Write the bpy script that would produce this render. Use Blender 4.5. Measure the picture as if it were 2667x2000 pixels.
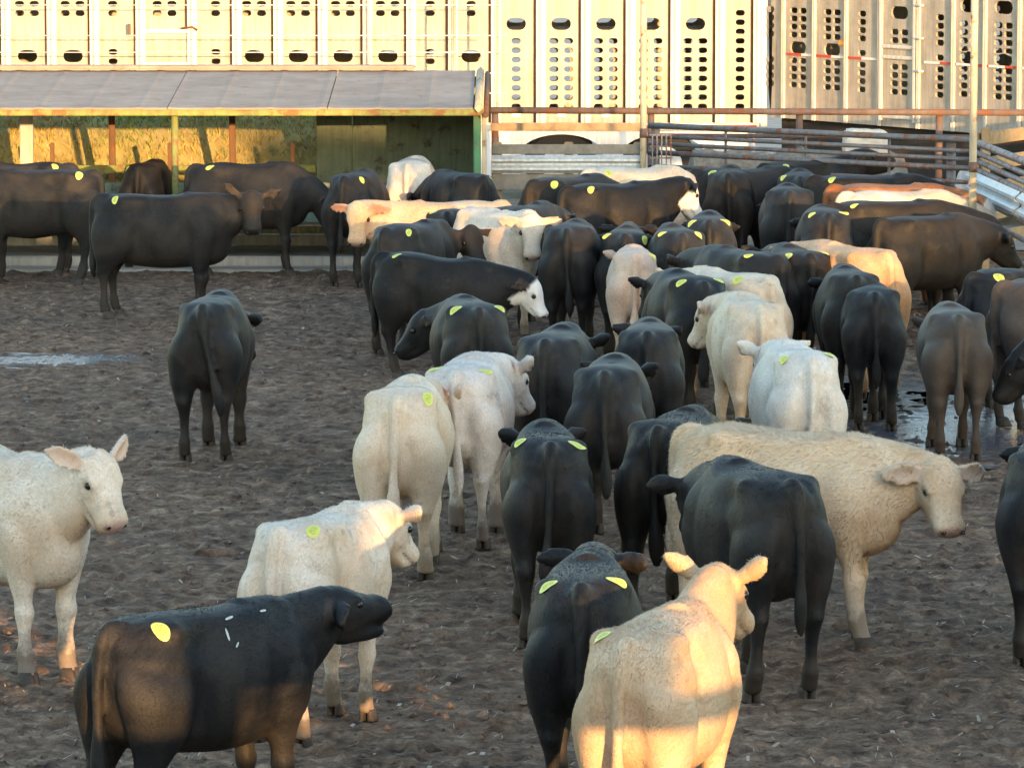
import bpy, bmesh, math, random
import numpy as np
from mathutils import Vector, Matrix
from mathutils.bvhtree import BVHTree

R = math.radians
for o in list(bpy.data.objects): bpy.data.objects.remove(o)
scene = bpy.context.scene
C = scene.collection

# ------------------------------------------------------------------ camera
CAM_Z, PITCH, LENS = 4.6, 6.38, 170.9
cd = bpy.data.cameras.new('camera'); cam = bpy.data.objects.new('camera', cd); C.objects.link(cam)
cam.location = (0, 0, CAM_Z); cam.rotation_euler = (R(90 - PITCH), 0, 0)
cd.lens = LENS; cd.sensor_width = 36; cd.clip_end = 2000; cd.clip_start = .05
scene.camera = cam

# ------------------------------------------------------------------ sky and sun
SUN_EL, SUN_AZ = 5.0, 20.0          # low evening sun, behind the camera and to its right
sdir = Vector((math.sin(R(SUN_AZ))*math.cos(R(SUN_EL)), -math.cos(R(SUN_AZ))*math.cos(R(SUN_EL)), math.sin(R(SUN_EL))))
world = bpy.data.worlds.new('World'); scene.world = world; world.use_nodes = True
wn = world.node_tree; wn.nodes.clear()
wo = wn.nodes.new('ShaderNodeOutputWorld'); bg = wn.nodes.new('ShaderNodeBackground'); sk = wn.nodes.new('ShaderNodeTexSky')
sk.sky_type = 'NISHITA'; sk.sun_disc = False; sk.sun_elevation = R(SUN_EL)
sk.sun_rotation = math.atan2(sdir.x, sdir.y)
sk.air_density = 1.0; sk.dust_density = .6; sk.ozone_density = 1.2
bg.inputs['Strength'].default_value = .15
wn.links.new(sk.outputs[0], bg.inputs[0]); wn.links.new(bg.outputs[0], wo.inputs[0])
sd = bpy.data.lights.new('sun', 'SUN'); sun = bpy.data.objects.new('sun', sd); C.objects.link(sun)
sd.energy = 2.0; sd.angle = R(.55); sd.color = (.86, .49, .195)
sun.rotation_euler = sdir.to_track_quat('Z', 'Y').to_euler(); sun.location = (30, -40, 20)
scene.view_settings.view_transform = 'Standard'; scene.view_settings.look = 'None'; scene.view_settings.gamma = 1
scene.view_settings.use_curve_mapping = False
scene.view_settings.exposure = 2.7
scene.render.engine = 'CYCLES'
scene.cycles.use_denoising = True; scene.cycles.max_bounces = 4; scene.cycles.diffuse_bounces = 2; scene.cycles.glossy_bounces = 2
scene.cycles.transparent_max_bounces = 6; scene.cycles.caustics_reflective = False; scene.cycles.caustics_refractive = False
scene.cycles.sample_clamp_indirect = 6
scene.cycles.use_adaptive_sampling = True; scene.cycles.adaptive_threshold = .025
# ------------------------------------------------------------------ material helpers
class NT:
    def __init__(self, name):
        self.m = bpy.data.materials.new(name); self.m.use_nodes = True; self.t = self.m.node_tree; self.t.nodes.clear()
        self.out = self.t.nodes.new('ShaderNodeOutputMaterial'); self.b = self.t.nodes.new('ShaderNodeBsdfPrincipled')
        self.t.links.new(self.b.outputs[0], self.out.inputs[0])
    def n(self, kind, **kw):
        nd = self.t.nodes.new('ShaderNode' + kind)
        for k, v in kw.items():
            if k in nd.inputs: self.set(nd, k, v)
            else: setattr(nd, k, v)
        return nd
    def set(self, nd, k, v):
        if isinstance(v, bpy.types.NodeSocket): self.t.links.new(v, nd.inputs[k])
        else: nd.inputs[k].default_value = v
    def p(self, **kw):
        for k, v in kw.items(): self.set(self.b, k.replace('_', ' '), v)
    def coord(self, which='Object'): return self.n('TexCoord').outputs[which]
    def mapping(self, vec, scale=(1, 1, 1), rot=(0, 0, 0)):
        nd = self.n('Mapping'); self.set(nd, 'Vector', vec); nd.inputs['Scale'].default_value = scale; nd.inputs['Rotation'].default_value = rot
        return nd.outputs[0]
    def noise(self, vec, scale, detail=4, rough=.55, dist=0):
        nd = self.n('TexNoise'); self.set(nd, 'Vector', vec); nd.inputs['Scale'].default_value = scale; nd.inputs['Detail'].default_value = detail
        nd.inputs['Roughness'].default_value = rough; nd.inputs['Distortion'].default_value = dist; return nd.outputs['Fac']
    def ramp(self, fac, stops):
        nd = self.n('ValToRGB'); self.set(nd, 'Fac', fac); e = nd.color_ramp.elements
        while len(e) < len(stops): e.new(.5)
        for el, (pos, col) in zip(e, stops): el.position = pos; el.color = col if len(col) == 4 else (*col, 1)
        return nd.outputs['Color']
    def rng(self, v, a, b, c=0., d=1.):
        nd = self.n('MapRange'); self.set(nd, 'Value', v)
        for k, x in zip(('From Min', 'From Max', 'To Min', 'To Max'), (a, b, c, d)): nd.inputs[k].default_value = x
        return nd.outputs[0]
    def mix(self, f, a, b, mode='MIX'):
        nd = self.n('Mix', data_type='RGBA', blend_type=mode)
        for idx, v in ((0, f), (6, a), (7, b)):
            if isinstance(v, bpy.types.NodeSocket): self.t.links.new(v, nd.inputs[idx])
            else: nd.inputs[idx].default_value = v if idx == 0 or len(v) == 4 else (*v, 1)
        return nd.outputs[2]
    def math(self, op, a, b=0.):
        nd = self.n('Math', operation=op)
        for i, v in enumerate((a, b)):
            if isinstance(v, bpy.types.NodeSocket): self.t.links.new(v, nd.inputs[i])
            else: nd.inputs[i].default_value = v
        return nd.outputs[0]
    def bump(self, h, strength=.3, dist=.01):
        nd = self.n('Bump'); self.set(nd, 'Height', h); nd.inputs['Strength'].default_value = strength; nd.inputs['Distance'].default_value = dist
        self.t.links.new(nd.outputs[0], self.b.inputs['Normal'])

HAIR = {}
def coat_mat(name, *a, **k):
    HAIR[name] = _coat_mat(name + '_hair', *a, hair_=True, **k); return _coat_mat(name, *a, **k)
def _coat_mat(name, base, alt, muzzle, ear, face=None, mud=.5, mudcol=(.05, .036, .026), sheen=.25, rough=.6, curl=.0, patch=3.0, leg=None, hair_=False, hc=1., stain=None):
    m = NT(name); co = m.coord('Object')
    oi = m.n('ObjectInfo').outputs['Random']
    sh = m.n('VectorMath', operation='ADD'); m.t.links.new(co, sh.inputs[0])
    cx = m.n('CombineXYZ'); m.t.links.new(m.math('MULTIPLY', oi, 37.), cx.inputs[0]); m.t.links.new(cx.outputs[0], sh.inputs[1])
    v = sh.outputs[0]
    big = m.rng(m.noise(v, patch, 3, .6, .4), .36, .64)
    col = m.mix(big, base, alt)
    hair = m.noise(m.mapping(v, (26, 90, 40)), 1.6, 2, .6, .6 + curl)
    col = m.mix(.75, col, m.ramp(hair, [(.28, (1-.26*hc, 1-.27*hc, 1-.28*hc)), (.72, (1+.22*hc,)*3)]), 'MULTIPLY')
    at = m.n('Attribute', attribute_name='mask'); sx = m.n('SeparateColor'); m.t.links.new(at.outputs['Color'], sx.inputs[0])
    at2 = m.n('Attribute', attribute_name='marks'); s2 = m.n('SeparateColor'); m.t.links.new(at2.outputs['Color'], s2.inputs[0])
    if face: col = m.mix(at.outputs['Alpha'], col, face)
    if leg: col = m.mix(m.rng(sx.outputs[2], .0, .5), col, leg)
    if stain:      # yellowed and dusty hair in soft patches
        col = m.mix(m.rng(m.noise(v, 2.1, 4, .62, .8), .44, .66, 0, .85), col, stain)
    # dried mud on the lower legs, belly and flanks
    mn = m.noise(v, 9, 4, .65)
    lo = m.rng(m.math('ADD', m.math('MULTIPLY', sx.outputs[2], .85), m.math('MULTIPLY', mn, .8)), .66, .98, 0, min(1, mud*1.8))
    col = m.mix(lo, col, mudcol)
    pn = m.rng(m.noise(v, 5.5, 5, .74), .60, .66, 0, mud*.75)
    col = m.mix(pn, col, mudcol)
    col = m.mix(sx.outputs[1], col, ear)
    col = m.mix(sx.outputs[0], col, muzzle)
    col = m.mix(m.math('MULTIPLY', s2.outputs[0], .9), col, (.02, .015, .014))
    bmp = m.math('ADD', m.math('MULTIPLY', hair, .6), m.noise(m.mapping(v, (14, 34, 18)), 1.2, 2, .6, 1.0 + curl*2))
    if hair_:
        vt = m.n('VectorTransform', vector_type='NORMAL', convert_from='OBJECT', convert_to='WORLD'); m.t.links.new(m.n('Attribute', attribute_name='hide').outputs['Vector'], vt.inputs[0])
        inv = m.n('VectorMath', operation='SCALE'); m.t.links.new(vt.outputs[0], inv.inputs[0]); inv.inputs['Scale'].default_value = -1
        c2 = m.mix(1., col, (1.75, 1.75, 1.75), 'MULTIPLY')
        df = m.n('BsdfDiffuse'); tl = m.n('BsdfTranslucent'); mx = m.n('MixShader')      # a hair lets light through to its under side
        for nd, nn in ((df, vt.outputs[0]), (tl, inv.outputs[0])): m.t.links.new(c2, nd.inputs['Color']); m.t.links.new(nn, nd.inputs['Normal'])
        mx.inputs[0].default_value = .5; m.t.links.new(df.outputs[0], mx.inputs[1]); m.t.links.new(tl.outputs[0], mx.inputs[2]); m.t.links.new(mx.outputs[0], m.out.inputs[0])
        return m.m
    elif curl: m.bump(bmp, .35, .008)
    else: m.bump(bmp, .5 if max(base) > .1 else .4, .009)
    m.p(Base_Color=col, Roughness=m.mix(sx.outputs[0], (rough,)*3, (.34,)*3))
    m.b.inputs['Sheen Weight'].default_value = 0; m.b.inputs['Sheen Roughness'].default_value = .45
    m.b.inputs['Sheen Tint'].default_value = (.75, .82, 1.0, 1) if max(base) < .1 else (1, 1, 1, 1)
    m.b.inputs['Specular IOR Level'].default_value = .22 if max(base) < .1 else .3
    return m.m

PINK = (.46, .31, .265); DKN = (.018, .017, .018)
M = {}
M['black'] = coat_mat('coat_black', (.0085, .0092, .0115), (.020, .0190, .0190), DKN, (.05, .038, .032), mud=.5, mudcol=(.034, .027, .022), sheen=.06, hc=1.7, stain=(.036, .0305, .0265))
M['blackbrown'] = coat_mat('coat_black_brown', (.011, .0098, .0088), (.021, .017, .0142), DKN, (.06, .045, .036), mud=.5, mudcol=(.038, .030, .024), sheen=.06, hc=1.7, stain=(.026, .0205, .016))
M['brown'] = coat_mat('coat_dark_brown', (.052, .040, .033), (.085, .066, .054), (.03, .025, .025), (.16, .10, .08), mud=.4, sheen=.06)
M['baldy'] = coat_mat('coat_black_white_face', (.0075, .0078, .0092), (.015, .0138, .0135), PINK, (.06, .042, .035), face=(.72, .68, .64), mud=.35, mudcol=(.055, .044, .036), sheen=.06, hc=1.7)
M['tan'] = coat_mat('coat_tan', (.52, .36, .225), (.62, .47, .33), PINK, (.38, .19, .12), mud=.45, mudcol=(.16, .11, .075), stain=(.44, .28, .16))
M['cream'] = coat_mat('coat_cream', (.62, .50, .375), (.72, .62, .50), PINK, (.52, .36, .27), mud=.5, mudcol=(.13, .095, .07), stain=(.52, .38, .26))
M['buff'] = coat_mat('coat_buff', (.62, .47, .32), (.72, .58, .43), PINK, (.55, .42, .33), mud=.4, sheen=.25, curl=1.6, leg=(.66, .56, .46), stain=(.52, .35, .21), hc=.8)
M['white'] = coat_mat('coat_white', (.66, .56, .46), (.74, .67, .59), PINK, (.56, .41, .33), mud=.5, mudcol=(.13, .095, .07), stain=(.56, .42, .30))
M['grey'] = coat_mat('coat_smoky_grey', (.50, .44, .40), (.66, .60, .55), PINK, (.35, .22, .17), mud=.6, mudcol=(.15, .12, .105), sheen=.2, patch=4.5)
M['red'] = coat_mat('coat_red', (.28, .10, .035), (.40, .17, .065), PINK, (.30, .14, .09), face=(.72, .66, .6), mud=.3, sheen=.2)
M['orange'] = coat_mat('coat_orange_tan', (.50, .27, .13), (.60, .38, .22), PINK, (.42, .20, .13), mud=.3, sheen=.2)
def simple(name, col, rough=.6, metal=0., var=.0, scale=6., bump=0., spec=.5):
    m = NT(name); co = m.coord('Object')
    if var:
        f = m.noise(co, scale, 6, .65)
        c = m.ramp(f, [(.3, tuple(x*(1-var) for x in col)), (.7, tuple(min(1, x*(1+var)) for x in col))])
        m.p(Base_Color=c, Roughness=rough)
        if bump: m.bump(f, bump, .01)
    else: m.p(Base_Color=(*col, 1), Roughness=rough)
    m.b.inputs['Metallic'].default_value = metal; m.b.inputs['Specular IOR Level'].default_value = spec
    return m.m
M['eye'] = simple('eye_dark', (.012, .009, .008), .12)
M['hoof'] = simple('hoof_horn', (.045, .034, .027), .7, var=.4, scale=20)
def tag_mat():
    m = NT('tag_yellow'); at = m.n('Attribute', attribute_name='disc').outputs['Vector']
    ln = m.n('VectorMath', operation='LENGTH'); m.t.links.new(at, ln.inputs[0])
    ink = m.rng(m.noise(m.mapping(at, (6, 2.6, 1)), 1.3, 1, .5), .49, .53)
    ink = m.math('MULTIPLY', ink, m.rng(ln.outputs['Value'], .72, .58))
    m.p(Base_Color=m.mix(m.math('MULTIPLY', ink, .9), (.66, .69, .13), (.30, .33, .05)), Roughness=.5); return m.m
M['tag'] = tag_mat()
M['paint'] = simple('chalk_mark', (.55, .56, .55), .9, var=.3, scale=60)
for k, b in (('tan2', 'tan'), ('tan3', 'tan'), ('white2', 'white'), ('grey2', 'grey'), ('orange2', 'orange'), ('baldy2', 'baldy')): M[k] = M[b]
M['tan2'] = coat_mat('coat_pale_tan', (.60, .45, .31), (.70, .58, .46), PINK, (.38, .20, .13), mud=.3, sheen=.1)
M['tan3'] = coat_mat('coat_pinkish_tan', (.50, .36, .28), (.60, .46, .37), PINK, (.38, .20, .15), mud=.3, sheen=.1)
M['grey2'] = coat_mat('coat_greyish_white', (.60, .53, .46), (.72, .67, .61), PINK, (.40, .24, .19), mud=.45, mudcol=(.22, .17, .13), sheen=.1, patch=4)
M['orange2'] = coat_mat('coat_light_orange', (.60, .36, .20), (.68, .48, .32), PINK, (.45, .22, .15), mud=.2, sheen=.1)
# ------------------------------------------------------------------ cattle
def crom(xs, ys, q):
    """smooth cubic interpolation of rows ys at knots xs"""
    xs = np.asarray(xs, float); ys = np.asarray(ys, float); q = np.asarray(q, float)
    m = np.zeros_like(ys)
    d = (ys[1:] - ys[:-1]) / (xs[1:] - xs[:-1])[:, None]
    m[1:-1] = 0.5 * (d[1:] + d[:-1]); m[0] = d[0]; m[-1] = d[-1]
    i = np.clip(np.searchsorted(xs, q) - 1, 0, len(xs) - 2)
    h = (xs[i + 1] - xs[i])[:, None]; t = ((q - xs[i]) / h[:, 0])[:, None]
    t2 = t * t; t3 = t2 * t
    return ((2*t3 - 3*t2 + 1) * ys[i] + (t3 - 2*t2 + t) * h * m[i] +
            (-2*t3 + 3*t2) * ys[i + 1] + (t3 - t2) * h * m[i + 1])

class Soup:
    def __init__(self): self.v = []; self.f = []; self.n = 0
    def loft(self, rings):
        k = len(rings[0]); b = self.n
        for r in rings: self.v.append(np.asarray(r, float))
        self.v.append(np.asarray([np.mean(rings[0], 0), np.mean(rings[-1], 0)]))
        for i in range(len(rings) - 1):
            for j in range(k):
                j2 = (j + 1) % k
                self.f.append((b+i*k+j, b+i*k+j2, b+(i+1)*k+j2, b+(i+1)*k+j))
        c0 = b + len(rings)*k; last = b + (len(rings)-1)*k
        for j in range(k):
            j2 = (j + 1) % k
            self.f.append((c0, b+j2, b+j)); self.f.append((c0+1, last+j, last+j2))
        self.n += len(rings)*k + 2
    def mesh(self, name):
        me = bpy.data.meshes.new(name); me.from_pydata(np.concatenate(self.v).tolist(), [], self.f); me.update(); return me

def nrm(v): v = np.asarray(v, float); return v / (np.linalg.norm(v) + 1e-12)

TH = np.linspace(0, 2*np.pi, 28, endpoint=False)
def ellipse(c, a, b): return np.asarray(c) + np.outer(np.cos(TH), a) + np.outer(np.sin(TH), b)

#        x     ztop  zbot   w1    w2    w3    w4
TORSO = [(-.755, 1.03, .86, .035, .06, .06, .035),
         (-.735, 1.10, .74, .075, .115, .11, .07),
         (-.70, 1.150, .66, .115, .165, .15, .10),
         (-.60, 1.185, .58, .165, .225, .185, .12),
         (-.46, 1.208, .53, .205, .252, .20, .13),
         (-.34, 1.212, .515, .205, .255, .215, .145),
         (-.18, 1.205, .50, .192, .268, .25, .165),
         (.04, 1.195, .485, .195, .285, .272, .18),
         (.24, 1.203, .49, .18, .275, .255, .165),
         (.40, 1.222, .50, .125, .245, .215, .14),
         (.52, 1.21, .51, .105, .22, .185, .125),
         (.62, 1.165, .54, .095, .185, .16, .11),
         (.70, 1.09, .60, .075, .14, .12, .08),
         (.745, 1.00, .68, .04, .075, .07, .04)]
HIND = [(1.03, -.50, .085, .19, .09), (.93, -.505, .125, .228, .118), (.82, -.51, .145, .232, .128), (.71, -.515, .152, .205, .118),
        (.62, -.535, .155, .158, .096), (.55, -.56, .153, .112, .074), (.50, -.585, .150, .085, .060), (.455, -.612, .147, .076, .052),
        (.41, -.610, .145, .053, .044), (.33, -.600, .143, .040, .035), (.22, -.590, .142, .036, .033), (.155, -.585, .142, .047, .044),
        (.115, -.572, .142, .043, .041), (.075, -.557, .142, .046, .044), (.05, -.545, .142, .050, .047)]
FORE = [(1.02, .36, .10, .12, .07), (.90, .40, .15, .135, .085), (.78, .425, .165, .13, .086), (.67, .43, .158, .105, .078),
        (.58, .425, .146, .08, .064), (.50, .425, .136, .061, .053), (.43, .428, .131, .050, .047), (.385, .436, .130, .058, .054),
        (.34, .432, .130, .048, .046), (.25, .428, .130, .036, .034), (.165, .428, .130, .046, .044), (.12, .437, .130, .042, .041),
        (.08, .448, .130, .045, .044), (.05, .456, .130, .05, .047)]

XS = .85
def _thick(z): return 1.13 if z < .5 else 1.13 - .13*min(1, (z-.5)/.2)
TORSO = [(x*XS, *r) for x, *r in TORSO]
HIND = [(z, x*XS, y, rx*_thick(z), ry*_thick(z)) for z, x, y, rx, ry in HIND]; FORE = [(z, x*XS, y, rx*_thick(z), ry*_thick(z)) for z, x, y, rx, ry in FORE]

def leg_offset(z, dx, lift, hind):
    top = .95 if hind else .85
    w = np.clip((top - z) / top, 0, 1)
    return dx * w ** 1.05

def head_frame(p):
    ny, npi = math.radians(p.get('ny', 0)), math.radians(p.get('np', 25))
    nd = np.array([math.cos(npi)*math.cos(ny), math.cos(npi)*math.sin(ny), math.sin(npi)])
    poll = np.array([.455, 0, 1.00]) + nd * p.get('nl', .43)
    hy, hp = math.radians(p.get('hy', 0)), math.radians(p.get('hp', -35))
    F = np.array([math.cos(hp)*math.cos(hy), math.cos(hp)*math.sin(hy), math.sin(hp)])
    S = nrm(np.cross([0, 0, 1], F)); U = np.cross(F, S)
    r = math.radians(p.get('hr', 0))
    S, U = S*math.cos(r) + U*math.sin(r), U*math.cos(r) - S*math.sin(r)
    return poll, F, S, U, nd

def build_calf(p, voxel=.016, coat=0, coat_len=.02, seed=0):
    """p: pose. returns dict of meshes in the calf's own frame"""
    rng = np.random.default_rng(seed)
    s = Soup()
    fat = p.get('fat', 1.0)
    T = np.array(TORSO)
    q = np.unique(np.concatenate([np.linspace(T[0, 0], T[-1, 0], 52), T[:, 0]]))
    R = crom(T[:, 0], T[:, 1:], q)
    rings = []
    bend = math.radians(p.get('bend', 0))
    def body_bend(P):
        """gentle sideways curve of the front half"""
        if abs(bend) < 1e-4: return P
        P = np.array(P, float); x = P[:, 0]; t = np.clip((x + .1) / .85, 0, 1.6)
        a = bend * t * .5
        y0 = np.tan(a) * np.clip(x + .1, 0, 9) * .5
        P[:, 1] = P[:, 1] + y0
        return P
    for x, r in zip(q, R):
        zt, zb, w1, w2, w3, w4 = r; h = zt - zb
        half = np.array([(0, zt), (w1*.55, zt-.02*h), (w1*fat, zt-.085*h), (w2*fat, zt-.38*h), (w3*fat, zt-.70*h), (w4*fat, zt-.92*h), (0, zb)])
        full = np.concatenate([half, half[-2:0:-1]*[-1, 1]])
        full = np.concatenate([full, full[:1]])
        pts = crom(np.arange(len(full)), full, np.linspace(0, len(full)-1, 44, endpoint=False))
        rings.append(body_bend(np.column_stack([np.full(44, x), pts])))
    s.loft(rings)
    # neck and head
    poll, F, S, U, nd = head_frame(p)
    off = body_bend(np.array([[.62, 0, 0]]))[0]; poll = poll + [0, off[1], 0]
    P0 = np.array([.22, 0, .93]); P1 = np.array([.52, off[1]*.8, .95]); P3 = poll - U*.055 + F*.03
    P2 = P3 - nd*.16 - F*.05
    ts = np.linspace(0, 1, 16); rings = []
    for t in ts:
        c = (1-t)**3*P0 + 3*(1-t)**2*t*P1 + 3*(1-t)*t*t*P2 + t**3*P3
        d = nrm(3*(1-t)**2*(P1-P0) + 6*(1-t)*t*(P2-P1) + 3*t*t*(P3-P2))
        side = nrm(np.cross([0, 0, 1], d)) if t < .6 else nrm((1-t)*nrm(np.cross([0, 0, 1], d)) + t*.5*S)
        up = np.cross(d, side)
        rv = np.interp(t, [0, .35, .65, .85, 1], [.30, .265, .205, .160, .134]); rh = np.interp(t, [0, .35, .65, .85, 1], [.165, .150, .130, .115, .101])
        c = c - up * np.interp(t, [0, .5, 1], [.0, .02, .0])
        rings.append(ellipse(c, side*rh, up*rv))
    s.loft(rings)
    hs = p.get('hs', 1.06)
    HL = .88      # face length
    def H(a, b, c): return poll + hs*(F*a*HL + S*b + U*c)
    jaw = math.radians(p.get('jaw', 0))
    skull = [(-.045, -.045, .05, .064), (-.01, -.05, .094, .100), (.045, -.056, .112, .113), (.095, -.064, .114, .114), (.145, -.074, .106, .106),
             (.195, -.086, .092, .092), (.245, -.095, .081, .085), (.29, -.102, .070, .083), (.33, -.105, .068, .088), (.362, -.109, .062, .086), (.388, -.113, .048, .070), (.398, -.115, .03, .045)]
    a = np.array(skull); qq = np.linspace(a[0, 0], a[-1, 0], 26)
    rr = crom(a[:, 0], a[:, 1:], qq); rings = []
    for x, (zc, ru, rw) in zip(qq, rr):
        e = np.sign(np.cos(TH))*np.abs(np.cos(TH))**.85; g = np.sign(np.sin(TH))*np.abs(np.sin(TH))**.85
        rings.append(np.array([H(x, rw*ee*(1 - .18*max(0, -gg)), zc + ru*gg) for ee, gg in zip(e, g)]))
    s.loft(rings)
    jawt = [(.0, -.11, .055, .062), (.04, -.142, .07, .078), (.10, -.160, .066, .074), (.17, -.168, .050, .061), (.24, -.172, .042, .057), (.30, -.170, .033, .054), (.345, -.166, .026, .046), (.366, -.162, .014, .028)]
    a = np.array(jawt); qq = np.linspace(0, .366, 18); rr = crom(a[:, 0], a[:, 1:], qq); rings = []
    for x, (zc, ru, rw) in zip(qq, rr):
        dx, dz = x - .03, zc + .10
        x2 = .03 + dx*math.cos(jaw) + dz*math.sin(jaw); z2 = -.10 + dz*math.cos(jaw) - dx*math.sin(jaw)
        rings.append(np.array([H(x2 + ru*gg*math.sin(jaw), rw*ee, z2 + ru*gg*math.cos(jaw)) for ee, gg in zip(np.cos(TH), np.sin(TH))]))
    s.loft(rings)
    # brow and cheek
    def blob(c, r, ax=(1, 1, 1)):
        rings = []
        for ph in np.linspace(-1.35, 1.35, 9):
            rings.append(np.array([c + r*(F*math.sin(ph)*ax[0] + math.cos(ph)*(S*cc*ax[1] + U*ss*ax[2])) for cc, ss in zip(np.cos(TH), np.sin(TH))]))
        s.loft(rings)
    for sg in (-1, 1):
        blob(H(.125, sg*.088, -.022), .036*hs, (1.3, .7, .7))
        blob(H(.09, sg*.062, -.115), .062*hs, (1.2, .6, 1))
        blob(H(.357, sg*.052, -.098), .036*hs, (.9, .8, .9))
    blob(H(-.005, 0, .015), .055*hs, (.8, 1.1, .8))
    # ears
    ears = []
    for sg in (-1, 1):
        eu, eb = p.get('ear', (.12, .35)) if sg > 0 else p.get('earr', p.get('ear', (.12, .35)))
        base = H(.015, sg*.082, -.022)
        Zu = np.array([0, 0, 1.]); Fh = nrm(F*[1, 1, 0] + 1e-6)
        A = nrm(S*sg*1.0 + Zu*eu - Fh*eb)        # along the ear
        N = nrm(Fh*.85 - Zu*.15 + S*sg*.30)       # opening
        N = nrm(N - A*np.dot(N, A)); W = np.cross(A, N)
        L = .215*hs; rings = []
        for t in np.linspace(-.08, 1, 15):
            w = np.interp(t, [-.08, .1, .3, .5, .7, .88, 1], [.026, .037, .055, .064, .058, .037, .011])*hs
            th = np.interp(t, [-.08, .12, .4, 1], [.025, .021, .017, .014])*hs
            cup = np.interp(t, [0, .3, .8, 1], [.3, .85, .75, .3])
            c = base + A*L*t - W*.0 - U*.02*t*t
            k = np.cos(TH)
            rings.append(c + np.outer(k*w*(1-.12*cup), W) + np.outer(np.sin(TH)*th + cup*w*.75*k*k, N))
        s.loft(rings); ears.append((base, A, N, W, L))
    # legs
    feet = []
    for hind, tab, keys in ((True, HIND, ('hl', 'hr_')), (False, FORE, ('fl', 'fr'))):
        for sg, key in zip((1, -1), keys):
            dx, dy, lift = p.get(key, (0, 0, 0))
            a = np.array(tab)[::-1]; qq = np.linspace(a[0, 0], a[-1, 0], 40)
            rr = crom(a[:, 0], a[:, 1:], qq); rings = []
            for z, (xc, yc, rx, ry) in zip(qq, rr):
                o = leg_offset(z, dx, lift, hind); w = np.clip((.8 - z)/.8, 0, 1)
                zz = z + lift*np.clip((.75-z)/.75, 0, 1)
                c = np.array([xc + o, sg*yc + dy*w, zz])
                if z > .6: c = body_bend(c[None])[0]
                rings.append(ellipse(c, np.array([rx, 0, 0]), np.array([0, ry, 0])))
            s.loft(rings)
            z = .05; o = leg_offset(z, dx, lift, hind)
            feet.append((tab[-1][1] + o + .012, sg*tab[-1][2] + dy*.94, lift*.93))
    # tail
    sw = p.get('tail', 0.0)
    tx = [(-.51, 0, 1.165), (-.585, 0, 1.172), (-.645, sw*.05, 1.125), (-.672, sw*.15, 1.0), (-.680, sw*.35, .85), (-.672, sw*.6, .70), (-.664, sw*.85, .57), (-.658, sw, .46), (-.655, sw*1.05, .37)]
    rad = [.034, .040, .037, .030, .026, .027, .040, .040, .014]
    tt = np.linspace(0, 8, 44); tc = crom(np.arange(9), np.array(tx), tt); tr = crom(np.arange(9), np.array(rad)[:, None], tt)[:, 0]
    rings = []
    for i, (c, r) in enumerate(zip(tc, tr)):
        d = nrm(tc[min(i+1, 43)] - tc[max(i-1, 0)]); side = nrm(np.cross(d, [1, .01, .0])) if abs(d[0]) < .8 else np.array([0, 1., 0])
        up = np.cross(d, side); rings.append(ellipse(c, side*r, up*r))
    s.loft(rings)
    # weld into one skin
    me0 = s.mesh('tmp'); ob = bpy.data.objects.new('tmp', me0); C.objects.link(ob)
    m = ob.modifiers.new('r', 'REMESH'); m.mode = 'VOXEL'; m.voxel_size = voxel; m.adaptivity = 0
    m = ob.modifiers.new('s', 'SMOOTH'); m.factor = .5; m.iterations = max(2, int(round(5*(.014/voxel))))
    dg = bpy.context.evaluated_depsgraph_get()
    me = bpy.data.meshes.new_from_object(ob.evaluated_get(dg)); C.objects.unlink(ob); bpy.data.objects.remove(ob); bpy.data.meshes.remove(me0)
    me.name = 'calf_body'
    n = len(me.vertices); V = np.empty(n*3); me.vertices.foreach_get('co', V); V = V.reshape(-1, 3)
    Nn = np.empty(n*3); me.vertices.foreach_get('normal', Nn); Nn = Nn.reshape(-1, 3)
    def g(c, rad):
        c = (c[0]*.91, c[1], c[2])
        return np.exp(-(((V - c)/rad)**2).sum(1))
    disp = np.zeros(n)
    for sg in (-1, 1):
        disp += .026*g((-.40, sg*.205, 1.15), (.055, .05, .05)) + .020*g((-.71, sg*.09, 1.09), (.04, .035, .045))
        disp -= .030*g((-.22, sg*.23, 1.07), (.09, .09, .08))           # hollow before the hook
        disp -= .034*g((-.24, sg*.26, .80), (.06, .09, .20))            # flank
        disp += .018*g((.42, sg*.23, .95), (.08, .1, .15))
        disp -= .028*g((.25, sg*.28, .86), (.05, .1, .18))              # behind the shoulder
        disp += .012*g((.47, sg*.2, .80), (.07, .08, .08))
        disp -= .020*g((-.60, sg*.10, 1.13), (.06, .04, .06))           # beside the tail head
        disp += .012*g((-.55, sg*.27, .82), (.12, .08, .14))
        for k in range(5): disp += .0016*g((.16 - .085*k, sg*.28, .85), (.018, .1, .22))
    disp -= .006*np.exp(-(V[:, 1]/.03)**2)*((V[:, 2] > 1.1) & (V[:, 0] < -.0) & (V[:, 0] > -.5))
    X = V - poll; a_ = X@F/hs/HL; b_ = X@S/hs; c_ = X@U/hs
    hd = (a_ > -.08) & (a_ < .42) & (np.abs(b_) < .13) & (c_ > -.26) & (c_ < .08)
    def gh(a0, b0, c0, ra, rb, rc): return np.where(hd, np.exp(-(((a_-a0)/ra)**2 + ((b_-b0)/rb)**2 + ((c_-c0)/rc)**2)), 0)
    eyem = np.zeros(n); nos = np.zeros(n)
    for sg in (-1, 1):
        e = gh(.135, sg*.105, -.040, .030, .03, .021); eyem = np.maximum(eyem, e); disp -= .008*e
        e = gh(.388, sg*.056, -.098, .022, .015, .012); nos = np.maximum(nos, e); disp -= .008*e
        disp -= .007*gh(.22, sg*.08, -.095, .05, .04, .03)
    mouth = np.where(hd, np.exp(-(((c_ + .150)/.006)**2))*(a_ > .22)*(a_ < .41), 0); disp -= .005*mouth
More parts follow.
